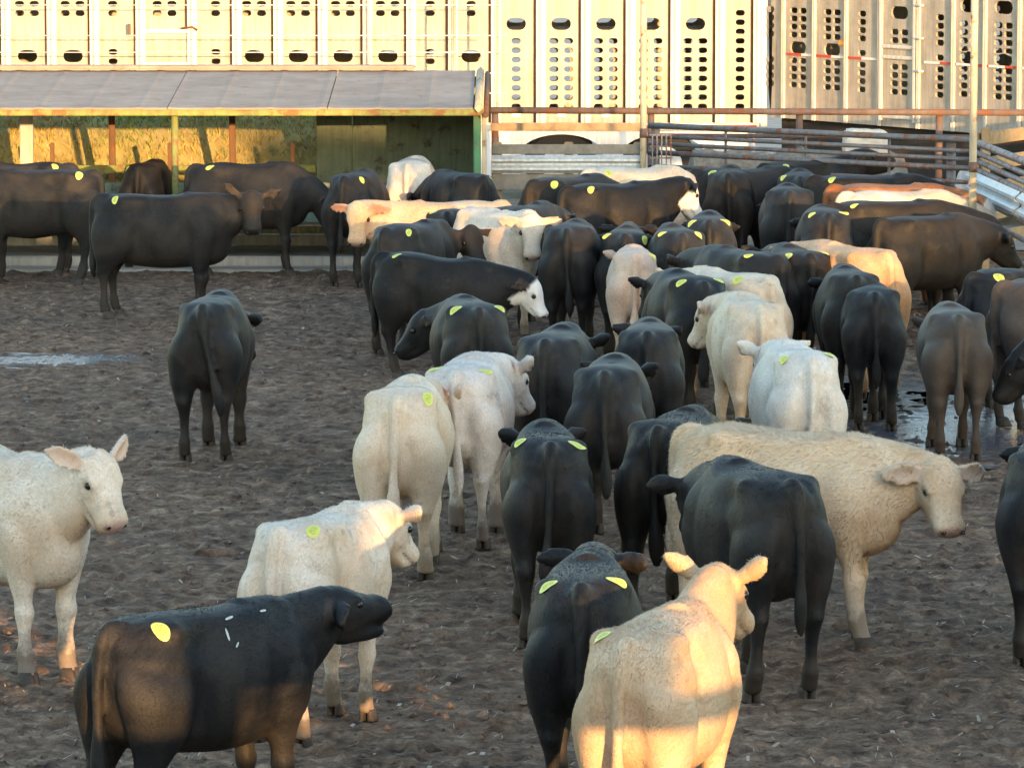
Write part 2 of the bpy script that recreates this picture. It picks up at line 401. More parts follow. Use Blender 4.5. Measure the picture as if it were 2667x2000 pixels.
    # slow lumps so that no two calves share a contour
    for k in range(7):
        d = rng.normal(size=3)*rng.uniform(5, 11); disp += .0022*np.sin(V@d + rng.uniform(0, 6))
    V2 = V + Nn*disp[:, None]
    sl = p.get('slope', 0)
    def shear(Q): Q = np.array(Q, float); Q[:, 2] -= sl*np.clip(Q[:, 0] + .35, 0, 9)*np.clip((Q[:, 2]-.35)/.5, 0, 1); return Q
    if sl: V2 = shear(V2)
    me.vertices.foreach_set('co', V2.ravel()); me.update()
    muz = np.where(hd, np.clip((a_ - .356 - .10*np.abs(b_) + .12*np.clip(-.06 - c_, -.04, .02))/.03, 0, 1)*np.clip((c_+.142)/.02, 0, 1), 0)
    inner = np.zeros(n); earall = np.zeros(n)
    for (base, A, N, W, L) in ears:
        Y = V - base; t = (Y@A)/L; o = Y@N; w = np.abs(Y@W)
        wid = np.interp(t, [-.08, .1, .3, .5, .7, .88, 1], [.026, .037, .055, .064, .058, .037, .011])*hs
        near = (t > .05) & (t < 1.0) & (w < wid*1.25) & (np.abs(o) < .08)
        earall = np.maximum(earall, ((t > .02) & (t < 1.1) & (w < wid*1.5 + .01) & (np.abs(o) < .1)).astype(float))
        inner = np.maximum(inner, np.where(near & ((Nn@N) > .1), np.clip(1.25 - w/wid*1.1, 0, 1), 0))
    mud = np.clip((.42 - V[:, 2])/.35, 0, 1)
    # white face of the baldies: front of head and throat
    face = np.clip((np.where(hd, a_, -1) - .0 - .25*np.abs(b_))/.02 + .5, 0, 1)*(hd)
    sw_ = np.clip((.62 - V[:, 2])/.1, 0, 1)*np.clip((-.60 - V[:, 0])/.03, 0, 1)
    m1 = np.column_stack([muz, inner, mud, face]).astype(np.float32)
    dark = np.maximum(eyem, np.maximum(nos*1.2, mouth*.8)).clip(0, 1)
    m2 = np.column_stack([dark, sw_, earall, np.ones(n)]).astype(np.float32)
    for nm, mm in (('mask', m1), ('marks', m2)):
        at = me.attributes.new(nm, 'FLOAT_COLOR', 'POINT'); at.data.foreach_set('color', mm.ravel())
    me.polygons.foreach_set('use_smooth', np.ones(len(me.polygons), bool))
    nst = [H(.386, sg*.052, -.088) for sg in (-1, 1)]
    out = {'nostrils': list(shear(nst)) if sl else nst, 'body': me, 'feet': feet, 'eyes': [], 'head': (poll, F, S, U, hs), 'tail': sw}
    ey = [H(.137, sg*.0945, -.040) for sg in (-1, 1)]
    out['eyes'] = list(shear(ey)) if sl else ey
    if coat:
        out['coat'] = build_coat(me, m1, m2, coat, coat_len, rng, (a_, hd, V2))
    return out

def build_coat(me, m1, m2, count, length, rng, hinfo):
    """short winter hair: one tapered blade per hair, laid back along the body"""
    me.calc_loop_triangles(); nt = len(me.loop_triangles)
    tri = np.empty(nt*3, np.int32); me.loop_triangles.foreach_get('vertices', tri); tri = tri.reshape(-1, 3)
    V = hinfo[2]; a_, hd = hinfo[0], hinfo[1]
    Nn = np.empty(len(V)*3); me.vertices.foreach_get('normal', Nn); Nn = Nn.reshape(-1, 3)
    A = V[tri]; area = np.linalg.norm(np.cross(A[:, 1]-A[:, 0], A[:, 2]-A[:, 0]), axis=1)
    cz = A[:, :, 2].mean(1); area = area*np.clip((cz - .06)/.15, 0, 1)
    t = rng.choice(nt, count, p=area/area.sum())
    r1 = np.sqrt(rng.random(count)); r2 = rng.random(count); w = np.column_stack([1-r1, r1*(1-r2), r1*r2])
    P = (A[t]*w[:, :, None]).sum(1); N = (Nn[tri[t]]*w[:, :, None]).sum(1); N /= np.linalg.norm(N, axis=1)[:, None] + 1e-9
    M1 = m1[tri[t, 0]]; M2 = m2[tri[t, 0]]
    keep = (M1[:, 0] < .4) & (M2[:, 0] < .3) & ((M1[:, 1] < .4) | (rng.random(len(P)) < .3))
    P, N, M1, M2, tt = P[keep], N[keep], M1[keep], M2[keep], t[keep]; k = len(P)
    head = hd[tri[tt, 0]]
    D = np.tile(np.array([-.75, 0, -.65]), (k, 1)); D[P[:, 2] < .55] = (0, 0, -1)
    D[head] = rng.normal(size=(head.sum(), 3))*.7
    # whorls: hair direction turns slowly over the hide
    for q in range(5):
        f = rng.normal(size=3)*rng.uniform(9, 26); D += .22*np.sin(P@f + rng.uniform(0, 6))[:, None]*rng.normal(size=3)
    D += rng.normal(size=(k, 3))*.22
    D -= N*(D*N).sum(1)[:, None]; D /= np.linalg.norm(D, axis=1)[:, None] + 1e-9
    L = length*rng.uniform(.5, 1.35, k)*np.clip((P[:, 2]-.05)/.4, .35, 1); L[head] *= .75
    up = np.clip(N[:, 2], 0, 1)*np.clip((P[:, 2]-1.0)/.12, 0, 1); L *= 1 + .5*up; lift_add = .12*up; L[M2[:, 2] > .5] *= 1.1
    W = np.cross(N, D)*(.0019*rng.uniform(.7, 1.5, k))[:, None]
    lift = (rng.uniform(.10, .42, k) + lift_add)[:, None]
    tip = P + (D + N*lift*.75)*L[:, None]; B = P - N*.003
    vs = np.stack([B - W, B + W, tip], 1).reshape(-1, 3); i = np.arange(k)*3
    loops = np.stack([i+1, i, i+2], 1).ravel()
    cm = bpy.data.meshes.new('calf_coat'); cm.vertices.add(3*k); cm.vertices.foreach_set('co', vs.ravel())
    cm.loops.add(3*k); cm.loops.foreach_set('vertex_index', loops.astype(np.int32))
    cm.polygons.add(k); cm.polygons.foreach_set('loop_start', (np.arange(k)*3).astype(np.int32)); cm.update(calc_edges=True)
    for nm, mm in (('mask', M1), ('marks', M2)):
        at = cm.attributes.new(nm, 'FLOAT_COLOR', 'POINT'); at.data.foreach_set('color', np.repeat(mm, 3, 0).ravel())
    cm.polygons.foreach_set('use_smooth', np.ones(k, bool))
    nn = N*.85 + D*.25; nn /= np.linalg.norm(nn, axis=1)[:, None]
    at = cm.attributes.new('hide', 'FLOAT_VECTOR', 'POINT'); at.data.foreach_set('vector', np.repeat(nn, 3, 0).astype(np.float32).ravel())
    return cm
# ------------------------------------------------------------------ setting helpers
def put(name, me, mat, parent=None, kind=None, label=None, cat=None, group=None):
    o = bpy.data.objects.new(name, me); C.objects.link(o)
    if len(me.materials) == 0: me.materials.append(mat)
    if parent: o.parent = parent
    if kind: o['kind'] = kind
    if label: o['label'] = label
    if cat: o['category'] = cat
    if group: o['group'] = group
    return o
def thing(name, label, cat, loc=(0, 0, 0), rz=0, group=None):
    o = bpy.data.objects.new(name, None); C.objects.link(o); o.location = loc; o.rotation_euler = (0, 0, rz)
    o['label'] = label; o['category'] = cat; o.empty_display_size = .3
    if group: o['group'] = group
    return o
def box_me(x0, x1, y0, y1, z0, z1, bev=.0, name='box'):
    bm = bmesh.new(); bmesh.ops.create_cube(bm, size=1)
    for v in bm.verts: v.co = ((x0+x1)/2 + v.co.x*(x1-x0), (y0+y1)/2 + v.co.y*(y1-y0), (z0+z1)/2 + v.co.z*(z1-z0))
    if bev: bmesh.ops.bevel(bm, geom=bm.edges[:], offset=bev, segments=2, affect='EDGES')
    me = bpy.data.meshes.new(name); bm.to_mesh(me); bm.free(); return me
def tube_me(pts, r, seg=10, name='tube'):
    """pipe through points"""
    P = np.array(pts, float); rings = []; a = np.linspace(0, 2*np.pi, seg, endpoint=False)
    for i in range(len(P)):
        d = nrm(P[min(i+1, len(P)-1)] - P[max(i-1, 0)]); u = nrm(np.cross(d, [0, 0, 1] if abs(d[2]) < .9 else [1, 0, 0])); w = np.cross(d, u)
        rr = r[i] if hasattr(r, '__len__') else r
        rings.append(P[i] + np.outer(np.cos(a)*rr, u) + np.outer(np.sin(a)*rr, w))
    s = Soup(); s.loft(rings); me = s.mesh(name)
    me.polygons.foreach_set('use_smooth', np.array([len(p.vertices) == 4 for p in me.polygons])); return me
LAT = {}
def vnoise(x, y, scale, seed):
    """smooth lattice noise in 0..1 on arrays"""
    if seed not in LAT: LAT[seed] = np.random.default_rng(seed).random((256, 256))
    r = LAT[seed]; X = x/scale; Y = y/scale
    i = np.floor(X).astype(int); j = np.floor(Y).astype(int); fx = X - i; fy = Y - j
    fx = fx*fx*(3-2*fx); fy = fy*fy*(3-2*fy); i0, i1, j0, j1 = i % 256, (i+1) % 256, j % 256, (j+1) % 256
    return (r[i0, j0]*(1-fx) + r[i1, j0]*fx)*(1-fy) + (r[i0, j1]*(1-fx) + r[i1, j1]*fx)*fy

# ------------------------------------------------------------------ ground
PUD = [(3.75, 39.0, 1.25, 2.6), (2.9, 40.6, .5, 1.2), (-4.1, 43.2, .75, .55), (4.6, 36.6, .6, .9)]
def pud_depth(x, y):
    d = np.zeros_like(x)
    w = vnoise(x, y, .35, 91)*.7 + vnoise(x, y, .12, 92)*.3
    for cx, cy, rx, ry in PUD: d = np.maximum(d, np.exp(-(((x-cx)/rx)**2 + ((y-cy)/ry)**2)*1.1)*(.65 + .7*w))
    return d
def ground_z(x, y):
    pen = np.clip((y - 14)/3, 0, 1)*np.clip((54 - y)/1.5, 0, 1)*np.clip((9.5 - np.abs(x))/1.5, 0, 1)
    z = (vnoise(x, y, 1.7, 1)-.5)*.05 + (vnoise(x, y, .42, 2)-.5)*.022
    n1 = vnoise(x, y, .16, 3); n2 = vnoise(x + 7.3, y, .085, 4)
    z += -(np.abs(n1 - .5)*2)**.7*.020 + .010 + (n2-.5)*.024 + (vnoise(x, y, .048, 5)-.5)*.034
    pit = np.clip(vnoise(x, y, .15, 6) - .66, 0, 1)*.20; z -= pit
    clod = np.clip(vnoise(x, y, .085, 8) - .66, 0, 1)*.17; z += clod
    z *= .50
    d = pud_depth(x, y); z = z*(1 - .25*np.clip(d*1.4, 0, 1)) - .036*d
    return z*pen
def gz(x, y):
    return 0.0
def build_ground():
    rows = [-60, -20, 0, 8, 13]
    y = 17.5
    while y < 54: rows.append(y); y += .026 + (y - 17.5)*.00145
    rows += [54.5, 56, 60, 66, 75, 90, 120, 180, 300, 600, 1200]
    rows = np.array(rows); NU = 430; u = np.linspace(-1, 1, NU)
    side = np.array([1.3, 2, 4, 10, 30, 110])
    us = np.concatenate([-side[::-1], u, side])
    half = np.clip(rows, 17.5, 54)*.1155 + .10
    X = np.outer(half, us); Y = np.repeat(rows[:, None], len(us), 1)
    Z = ground_z(X, Y); Z[:, :3] = 0; Z[:, -3:] = 0
    V = np.stack([X, Y, Z], -1).reshape(-1, 3); nr, nc = X.shape
    i = np.arange((nr-1)*nc).reshape(nr-1, nc)[:, :-1].ravel()
    F4 = np.column_stack([i, i+1, i+nc+1, i+nc])
    me = bpy.data.meshes.new('ground'); me.vertices.add(len(V)); me.vertices.foreach_set('co', V.ravel())
    me.loops.add(F4.size); me.loops.foreach_set('vertex_index', F4.ravel().astype(np.int32))
    me.polygons.add(len(F4)); me.polygons.foreach_set('loop_start', np.arange(0, F4.size, 4, dtype=np.int32)); me.update(calc_edges=True)
    at = me.attributes.new('wet', 'FLOAT', 'POINT'); at.data.foreach_set('value', np.clip(pud_depth(X, Y)*((np.abs(X) < 9) & (Y > 15) & (Y < 54)), 0, 1).astype(np.float32).ravel())
    me.polygons.foreach_set('use_smooth', np.ones(len(F4), bool)); return me
def mud_mat():
    m = NT('pen_mud'); co = m.coord('Object')
    big = m.noise(co, .55, 5, .6); mid = m.noise(co, 5.5, 6, .75, .3); fine = m.noise(co, 40, 4, .7)
    col = m.ramp(mid, [(.34, (.030, .018, .012)), (.44, (.110, .067, .043)), (.55, (.200, .130, .086)), (.66, (.35, .250, .178))])
    col = m.mix(.55, col, m.ramp(big, [(.32, (.50, .47, .45)), (.68, (1.35, 1.28, 1.2))]), 'MULTIPLY')
    col = m.mix(.6, col, m.ramp(fine, [(.3, (.7, .7, .7)), (.7, (1.3, 1.28, 1.25))]), 'MULTIPLY')
    bits = m.rng(m.noise(m.mapping(co, (1, 1, 1), (0, 0, .5)), 26, 3, .5, 1.2), .705, .735)
    col = m.mix(m.math('MULTIPLY', bits, .4), col, (.26, .21, .16))
    wet = m.n('Attribute', attribute_name='wet').outputs['Fac']
    col = m.mix(m.rng(wet, .15, .6, 0, .6), col, (.022, .018, .016))
    m.p(Base_Color=col, Roughness=m.rng(wet, .15, .7, .92, .32)); m.b.inputs['Specular IOR Level'].default_value = .3
    m.bump(m.math('ADD', m.noise(co, 60, 3, .7), m.math('MULTIPLY', mid, .8)), .8, .03); return m.m
put('ground', build_ground(), mud_mat(), kind='structure')
# standing water; the blue base tint paints in the sky's reflection
wm = NT('muddy_water_sky_tint'); wm.p(Base_Color=(.10, .105, .135, 1), Roughness=.10); wm.b.inputs['Specular IOR Level'].default_value = .7
wm.bump(wm.noise(wm.coord(), 16, 3, .55), .4, .03)
for cx, cy, rx, ry in PUD:
    a = np.linspace(0, 2*np.pi, 40, endpoint=False); vs = [(cx, cy, -.017)] + [(cx + 1.3*rx*math.cos(t), cy + 1.3*ry*math.sin(t), -.017) for t in a]
    me = bpy.data.meshes.new('puddle'); me.from_pydata(vs, [], [(0, 1+k, 1+(k+1) % 40) for k in range(40)]); put('puddle', me, wm.m, kind='structure')
# loose clods, straw and chips lying on the mud
def litter():
    rng = np.random.default_rng(5); vs, fs, cols = [], [], []
    NL = 12000; ys = 18.5 + 34*rng.random(NL)**1.4; xs = rng.uniform(-1, 1, NL)*(ys*.114); zs = ground_z(xs, ys)
    for x, y, z in zip(xs, ys, zs):
        t = rng.random(); b = len(vs)
        if t < .38:     # clod
            s = rng.uniform(.008, .030)*(1.6 if rng.random() < .06 else 1)
            o = [(1, 0, 0), (-1, 0, 0), (0, 1, 0), (0, -1, 0), (0, 0, .8), (.5, .5, .5), (-.5, .5, .4), (.4, -.6, .5)]
            for q in o: vs.append((x + s*q[0]*rng.uniform(.6, 1.3), y + s*q[1]*rng.uniform(.6, 1.3), z + s*q[2]*rng.uniform(.6, 1.2)))
            for f in ((0, 2, 5), (2, 4, 5), (0, 5, 4), (2, 1, 6), (2, 6, 4), (1, 4, 6), (1, 3, 4), (3, 7, 4), (3, 0, 7), (0, 4, 7)): fs.append(tuple(b + i for i in f))
            c = rng.uniform(.45, 1.7); cols += [(.125*c, .082*c, .056*c, 1)]*8
        else:           # straw or chip
            L = rng.uniform(.012, .06); a = rng.uniform(0, 6.28); w = rng.uniform(.0016, .004) if rng.random() < .88 else rng.uniform(.007, .014)
            dx, dy = math.cos(a), math.sin(a); h = rng.uniform(.004, .02)
            for q, r, zz in ((-1, -1, 0), (-1, 1, .003), (1, 1, h), (1, -1, h)): vs.append((x + dx*L*.5*q - dy*w*r, y + dy*L*.5*q + dx*w*r, z + .004 + zz))
            fs.append((b, b+1, b+2, b+3)); c = rng.uniform(.25, 1.05); cols += [(.42*c, .35*c, .27*c, 1)]*4
    me = bpy.data.meshes.new('litter'); me.from_pydata(vs, [], fs); at = me.attributes.new('tint', 'FLOAT_COLOR', 'POINT'); at.data.foreach_set('color', np.array(cols, np.float32).ravel()); return me
lm = NT('litter'); lm.p(Base_Color=lm.n('Attribute', attribute_name='tint').outputs['Color'], Roughness=.9)
put('ground_litter', litter(), lm.m, kind='stuff', label='straw, clods and chips scattered over the pen mud', cat='litter')

# pale yard beyond the pen
def yard():
    n = 60; xs = np.linspace(-40, 40, n); ys = np.array([54.6, 56, 58, 60, 63, 68, 76, 90, 130]); vs = [(x, y, .012 + .02*math.sin(x*3.1 + y)*0) for y in ys for x in xs]
    me = bpy.data.meshes.new('yard'); me.from_pydata(vs, [], [(j*n+i, j*n+i+1, (j+1)*n+i+1, (j+1)*n+i) for j in range(len(ys)-1) for i in range(n-1)]); return me
put('gravel_yard', yard(), simple('gravel', (.26, .25, .23), .95, var=.35, scale=5, bump=.4), kind='structure')
put('concrete_pad', box_me(-9, -.2, 52.0, 55.42, -.1, .022, .01), simple('pad_concrete', (.34, .33, .31), .9, var=.35, scale=3), kind='structure')

# grassy bank behind the feeder
def bank_z(x, y):
    t = np.clip((y - 55.45)/1.25, 0, 1); t = t*t*(3-2*t); d = np.clip((60.6 - y)/1.5, 0, 1)
    e = np.clip((-.75 - x)/.5, 0, 1); return (.04 + 1.36*t*d + (vnoise(x, y, .5, 11)-.5)*.10*t)*e - .02
def bank():
    xs = np.linspace(-12, -.6, 110); ys = np.linspace(55.40, 60.7, 64); X, Y = np.meshgrid(xs, ys); Z = bank_z(X, Y); nr, nc = X.shape
    V = np.stack([X, Y, Z], -1).reshape(-1, 3); me = bpy.data.meshes.new('bank')
    me.from_pydata(V.tolist(), [], [(j*nc+i, j*nc+i+1, (j+1)*nc+i+1, (j+1)*nc+i) for j in range(nr-1) for i in range(nc-1)]); me.polygons.foreach_set('use_smooth', np.ones(len(me.polygons), bool)); return me
put('grass_bank', bank(), simple('bank_soil', (.30, .25, .10), .95, var=.4, scale=4), kind='structure')
def grass():
    rng = np.random.default_rng(8); n = 16000; x = rng.uniform(-8.0, -1.0, n); y = 55.5 + 1.7*rng.random(n); z = bank_z(x, y); h = rng.uniform(.03, .09, n)*(.6 + .9*vnoise(x, y, .4, 13)); a = rng.uniform(0, 6.28, n)
    w = .008; lx, ly = rng.normal(0, .05, n), rng.normal(0, .05, n)
    V = np.stack([np.stack([x - w*np.cos(a), y - w*np.sin(a), z - .01], 1), np.stack([x + w*np.cos(a), y + w*np.sin(a), z - .01], 1), np.stack([x + lx, y + ly, z + h], 1)], 1).reshape(-1, 3)
    me = bpy.data.meshes.new('grass'); i = np.arange(n)*3; me.from_pydata(V.tolist(), [], np.column_stack([i, i+1, i+2]).tolist())
    c = np.where((vnoise(x, y, .9, 17) + rng.normal(0, .18, n) + (y-56.25)*.40)[:, None] > .55, np.array([.26, .32, .05]), np.array([.50, .37, .10]))*rng.uniform(.6, 1.25, n)[:, None]
    at = me.attributes.new('tint', 'FLOAT_COLOR', 'POINT'); at.data.foreach_set('color', np.repeat(np.column_stack([c, np.ones(n)]), 3, 0).astype(np.float32).ravel()); return me
gm = NT('dry_grass'); gm.p(Base_Color=gm.n('Attribute', attribute_name='tint').outputs['Color'], Roughness=.8)
put('grass', grass(), gm.m, kind='stuff', label='dry yellow green grass on the bank behind the feeder', cat='grass')
# outline of the barn's wall sections (x, z); gaps and slabs shaped to place sun and shade
SHADE_WALL = [[(-20, 0), (7.4, 0), (7.4, 6.3), (-20, 6.3)],
        [(7.4, 0), (11.4, 0), (11.4, 2.60), (7.4, 2.60)],
        [(7.4, 3.62), (8.3, 3.62), (8.45, 3.22), (10.05, 3.22), (10.2, 3.92), (11.4, 3.92), (11.4, 6.3), (7.4, 6.3)],
        [(11.4, 0), (15.3, 0), (15.3, 6.12), (11.4, 6.3)],
        [(15.3, 0), (17.8, 0), (17.8, 5.62), (15.3, 6.12)],
        [(17.8, 0), (40, 0), (40, 5.3), (26.3, 5.3), (24.3, 6.05), (23, 5.85), (22.3, 5.52), (19.2, 5.14), (17.8, 5.64)],
        [(16.6, 6.02), (18.8, 5.80), (18.8, 6.25), (16.6, 6.40)],
        [(19.2, 6.15), (24.3, 6.15), (24.3, 6.85), (21.6, 6.95), (19.2, 7.05)],
        [(24.3, 6.05), (26.3, 5.3), (26.3, 7.2), (24.3, 7.2)],
        [(26.3, 5.3), (40, 5.3), (40, 6.5), (26.3, 6.5)]]
# ------------------------------------------------------------------ materials of the yard
def metal(name, col, rough=.42, metallic=.75, var=.16, rust=0., rustcol=(.22, .075, .03), streak=True, scale=3.):
    m = NT(name); co = m.coord('Object'); f = m.noise(co, scale, 6, .65); c = m.ramp(f, [(.3, tuple(x*(1-var) for x in col)), (.7, tuple(min(1, x*(1+var)) for x in col))])
    if streak:
        s = m.noise(m.mapping(co, (9, 9, .8)), 2.2, 5, .6); c = m.mix(.5, c, m.ramp(s, [(.35, (.62, .60, .56)), (.6, (1.1, 1.1, 1.1))]), 'MULTIPLY')
    k = m.noise(co, scale*2.1, 8, .7)
    if rust:
        rf = m.rng(k, .62 - rust*.3, .72 - rust*.3); c = m.mix(rf, c, rustcol); m.p(Metallic=m.rng(rf, 0, 1, metallic, 0), Roughness=m.rng(rf, 0, 1, rough, .9))
    else: m.p(Metallic=metallic, Roughness=m.rng(f, .3, .7, rough*.85, rough*1.25))
    m.p(Base_Color=c); m.bump(k, .12, .01); return m.m
M['alu'] = metal('trailer_aluminium', (.42, .37, .305), .55, .1, .24)
M['alurib'] = metal('trailer_rib', (.64, .615, .57), .45, .1, .10)
M['aludark'] = metal('trailer_frame', (.42, .42, .42), .5, .4, .15)
M['underside'] = simple('underside_shade', (.045, .036, .028), .9, var=.4, scale=4)  # shade beneath the second trailer, put into a dark colour
M['rib_shade'] = simple('painted_rib_shade', (.15, .085, .045), .9, var=.3, scale=5)  # brown standing in for the shadow beside each rib
M['inside'] = simple('trailer_inside', (.28, .22, .17), .8, var=.3, scale=4)
M['galv'] = metal('galvanised', (.62, .65, .67), .45, .25, .12)
M['skirt'] = metal('painted_skirt', (.66, .68, .70), .5, .0, .08)
M['pipe'] = metal('pipe_grey', (.20, .19, .20), .55, .3, .2, rust=.35)
M['rustpipe'] = metal('pipe_rust', (.13, .095, .085), .75, .05, .3, rust=.4, rustcol=(.16, .07, .04))
M['postpale'] = metal('pole_pale', (.46, .40, .29), .6, .15, .2, rust=.2)
M['green'] = metal('paint_green', (.055, .20, .10), .5, 0., .2, rust=.12)
M['beam'] = metal('paint_green_faded', (.22, .25, .075), .7, 0., .25, rust=.4, rustcol=(.22, .12, .05))
M['sheet'] = metal('roof_sheet', (.27, .235, .205), .85, .0, .22, rust=.22, rustcol=(.24, .17, .12), streak=False, scale=2)
M['panelgreen'] = metal('feeder_panel', (.15, .20, .155), .6, .1, .25, rust=.2, rustcol=(.07, .06, .05))
M['brownpost'] = metal('post_brown', (.13, .065, .03), .7, 0, .2, rust=.3)
M['wood'] = simple('weathered_wood', (.30, .22, .13), .9, var=.35, scale=7, bump=.3)
M['woodgrey'] = simple('grey_plank', (.24, .22, .19), .9, var=.3, scale=6, bump=.3)
M['red'+'tape'] = simple('reflector_red', (.55, .05, .03), .35); M['whitetape'] = simple('reflector_white', (.75, .72, .68), .35)
M['rubber'] = simple('tyre_rubber', (.02, .02, .02), .85); M['lamp'] = simple('marker_lamp_amber', (.75, .30, .03), .3)
M['rock'] = simple('pale_block', (.62, .57, .49), .9, var=.18, scale=9, bump=.4)

# ------------------------------------------------------------------ livestock trailers
def plate(w, h, holes, t=.03, name='panel'):
    """sheet w x h, lower left corner at 0, with rounded slots (cx, cz, w, h) cut through"""
    cu = bpy.data.curves.new('tmp', 'CURVE'); cu.dimensions = '2D'; cu.fill_mode = 'BOTH'; cu.extrude = t/2; cu.resolution_u = 1
    def poly(pts):
        sp = cu.splines.new('POLY'); sp.points.add(len(pts)-1); sp.use_cyclic_u = True
        for p, q in zip(sp.points, pts): p.co = (q[0], q[1], 0, 1)
    poly([(0, 0), (w, 0), (w, h), (0, h)])
    for cx, cz, hw, hh in holes:
        r = hh/2; a = np.linspace(-np.pi/2, np.pi/2, 7); L = hw/2 - r
        poly([(cx + L + r*math.cos(t_), cz + r*math.sin(t_)) for t_ in a] + [(cx - L - r*math.cos(t_), cz - r*math.sin(t_)) for t_ in a])
    ob = bpy.data.objects.new('tmp', cu); C.objects.link(ob); dg = bpy.context.evaluated_depsgraph_get()
    me = bpy.data.meshes.new_from_object(ob.evaluated_get(dg)); C.objects.unlink(ob); bpy.data.objects.remove(ob); bpy.data.curves.remove(cu); me.name = name
    me.transform(Matrix.Rotation(math.pi/2, 4, 'X')); return me         # stands in xz
S_, B_ = (.118, .073), (.25, .155)
def small(xs, zs): return [(x, z, *S_) for x in xs for z in zs]
def big(x, z): return [(x, z, *B_)]

def make_trailer(label, loc, rz, z0, z1, cols, ribs, x0, x1, depth=2.55, lean=0, rd=.11):
    """cols: (left, right, bottom, hole list in world x/z of the wall), ribs: (centre, width, bottom)"""
    t = thing('livestock_trailer', label, 'trailer', loc, rz)
    for (l, r, zb, holes) in cols:
        me = plate(r - l, z1 - zb, [(cx - l, cz - zb, a, b) for cx, cz, a, b in holes])
        o = put('panel', me, M['alu'], t); o.location = (l, 0, zb)
        o = put('far_panel', me, M['alu'], t); o.location = (l, depth, zb)
    for (c_, w, zb) in ribs:
        d = rd
        me = box_me(-w/2, w/2, -d, -.016, 0, z1 - zb, .006)
        o = put('rib', me, M['alurib'], t); o.location = (c_, 0, zb)
        if lean == 0: put('rib_shade', box_me(-w/2-.034, -w/2-.001, -.024, -.0165, 0, z1 - zb), M['rib_shade'], o)  # strip painted as the rib's shadow on the panel
        put('groove', box_me(-w*.14, -w*.06, -d-.012, -d, .0, z1 - zb), M['alu'], o)
    put('roof', box_me(x0, x1, -.03, depth+.03, z1, z1+.05, .01), M['alu'], t)
    put('deck', box_me(x0+.02, x1-.02, .02, depth-.02, 2.10, 2.15), M['inside'], t) if lean == 0 else None
    put('floor', box_me(x0+.02, x1-.02, .02, depth-.02, z0, z0+.06), M['inside'], t)
    put('end_wall', box_me(x0-.02, x0+.02, .0, depth, z0, z1), M['alu'], t)
    put('end_wall', box_me(x1-.02, x1+.02, .0, depth, z0, z1), M['alu'], t)
    if lean == 0: put('side_rail', box_me(x0, x1, -.05, .0, z0-.10, z0-.002, .01), M['alurib'], t)
    return t
# main trailer, square to the pen; its tail end at the right
BOT, TOP = 1.02, 4.0
def row(a, n, p=.119): return [a + i*p for i in range(n)]
U2 = [2.41, 2.53, 2.77, 2.89]
spec = []        # (centre, kind)
for c_, k in ((-11.9, 'a'), (-11.33, 'a'), (-10.76, 'a'), (-10.19, 'a'), (-9.62, 'a'), (-9.05, 'a'), (-8.48, 'a'), (-7.91, 'a'), (-7.34, 'a'), (-6.75, 'a'), (-6.17, 'a'), (-5.59, 'a'), (-5.08, 's'), (-4.42, 'd'), (-3.77, 's'), (-3.28, 'a'), (-2.72, 'a'),
              (-2.15, 'a'), (-1.58, 'a'), (-1.04, 's'), (-.52, 't'), (.053, 'u'), (.626, 'v'), (1.195, 'v'), (1.765, 'v'), (2.335, 'v'), (2.905, 'w')): spec.append((c_, k))
cols = []; ribs = []
for i, (c_, k) in enumerate(spec):
    l = (spec[i-1][0] + c_)/2 if i else c_ - .29; r = (spec[i+1][0] + c_)/2 if i < len(spec)-1 else 3.15
    zb = BOT if k in 'uvwt' else 1.30
    if k == 'a': h = small((c_-.094, c_+.094), U2) + big(c_, 1.865) + big(c_, 3.35)
    elif k == 's': h = small((c_,), U2 + [1.80, 1.92, 3.3])
    elif k == 'd': h = small((c_-.094, c_+.094), U2)
    elif k == 't': h = small((c_,), U2) + big(c_, 1.865) + big(c_, 3.3)
    elif k == 'u': h = small((c_,), row(1.225, 8)) + big(c_, 2.275) + small((c_,), row(2.75, 6))
    elif k == 'v': h = small((c_-.094, c_+.094), row(1.225, 8)) + big(c_, 2.275) + small((c_-.094, c_+.094), row(2.75, 6))
    else: h = small((c_,), row(1.225, 11) + row(2.75, 6))
    cols.append((l + .001, r - .001, zb, h))
    if i: ribs.append((l + .03, .125, min(zb, BOT if spec[i-1][1] in 'uvwt' else 1.30)))
ribs.append((3.12, .10, BOT))
tr = make_trailer('long aluminium livestock trailer blazing in the sun behind the pen', (0, 62, 0), 0, BOT, TOP, cols, ribs, -12.2, 3.15)
# loading door on its side
d = put('door', box_me(-4.80, -4.03, -.055, -.017, 1.62, 2.16, .012), M['alu'], tr)
put('door_lip', box_me(-4.74, -4.09, -.10, -.056, 2.161, 2.21, .01), M['galv'], d); put('door_lip', box_me(-4.74, -4.09, -.10, -.057, 1.74, 1.79, .01), M['galv'], d)
put('hinge', box_me(-4.88, -4.845, -.13, -.082, 2.12, 2.28, .006), M['rustpipe'], d); put('hinge', box_me(-4.88, -4.845, -.13, -.082, 1.60, 1.76, .006), M['rustpipe'], d)
put('latch', tube_me([(-4.2, -.12, 2.22), (-4.06, -.13, 2.24), (-4.0, -.12, 2.20)], .016), M['brownpost'], d); put('latch', tube_me([(-4.2, -.12, 1.66), (-4.06, -.13, 1.67), (-4.0, -.12, 1.72)], .016), M['brownpost'], d)
for k in range(3): put('placard', box_me(.053 + k*.573 - .06, .053 + k*.573 + .06, -.03, -.017, 1.09, 1.165), M['galv'], tr)
for xa, xb, mt in ((1.62, 2.06, 'redtape'), (2.07, 2.46, 'whitetape'), (2.47, 3.12, 'redtape')): put('reflector_strip', box_me(xa, xb, -.056, -.051, BOT-.075, BOT-.03), M[mt], tr)
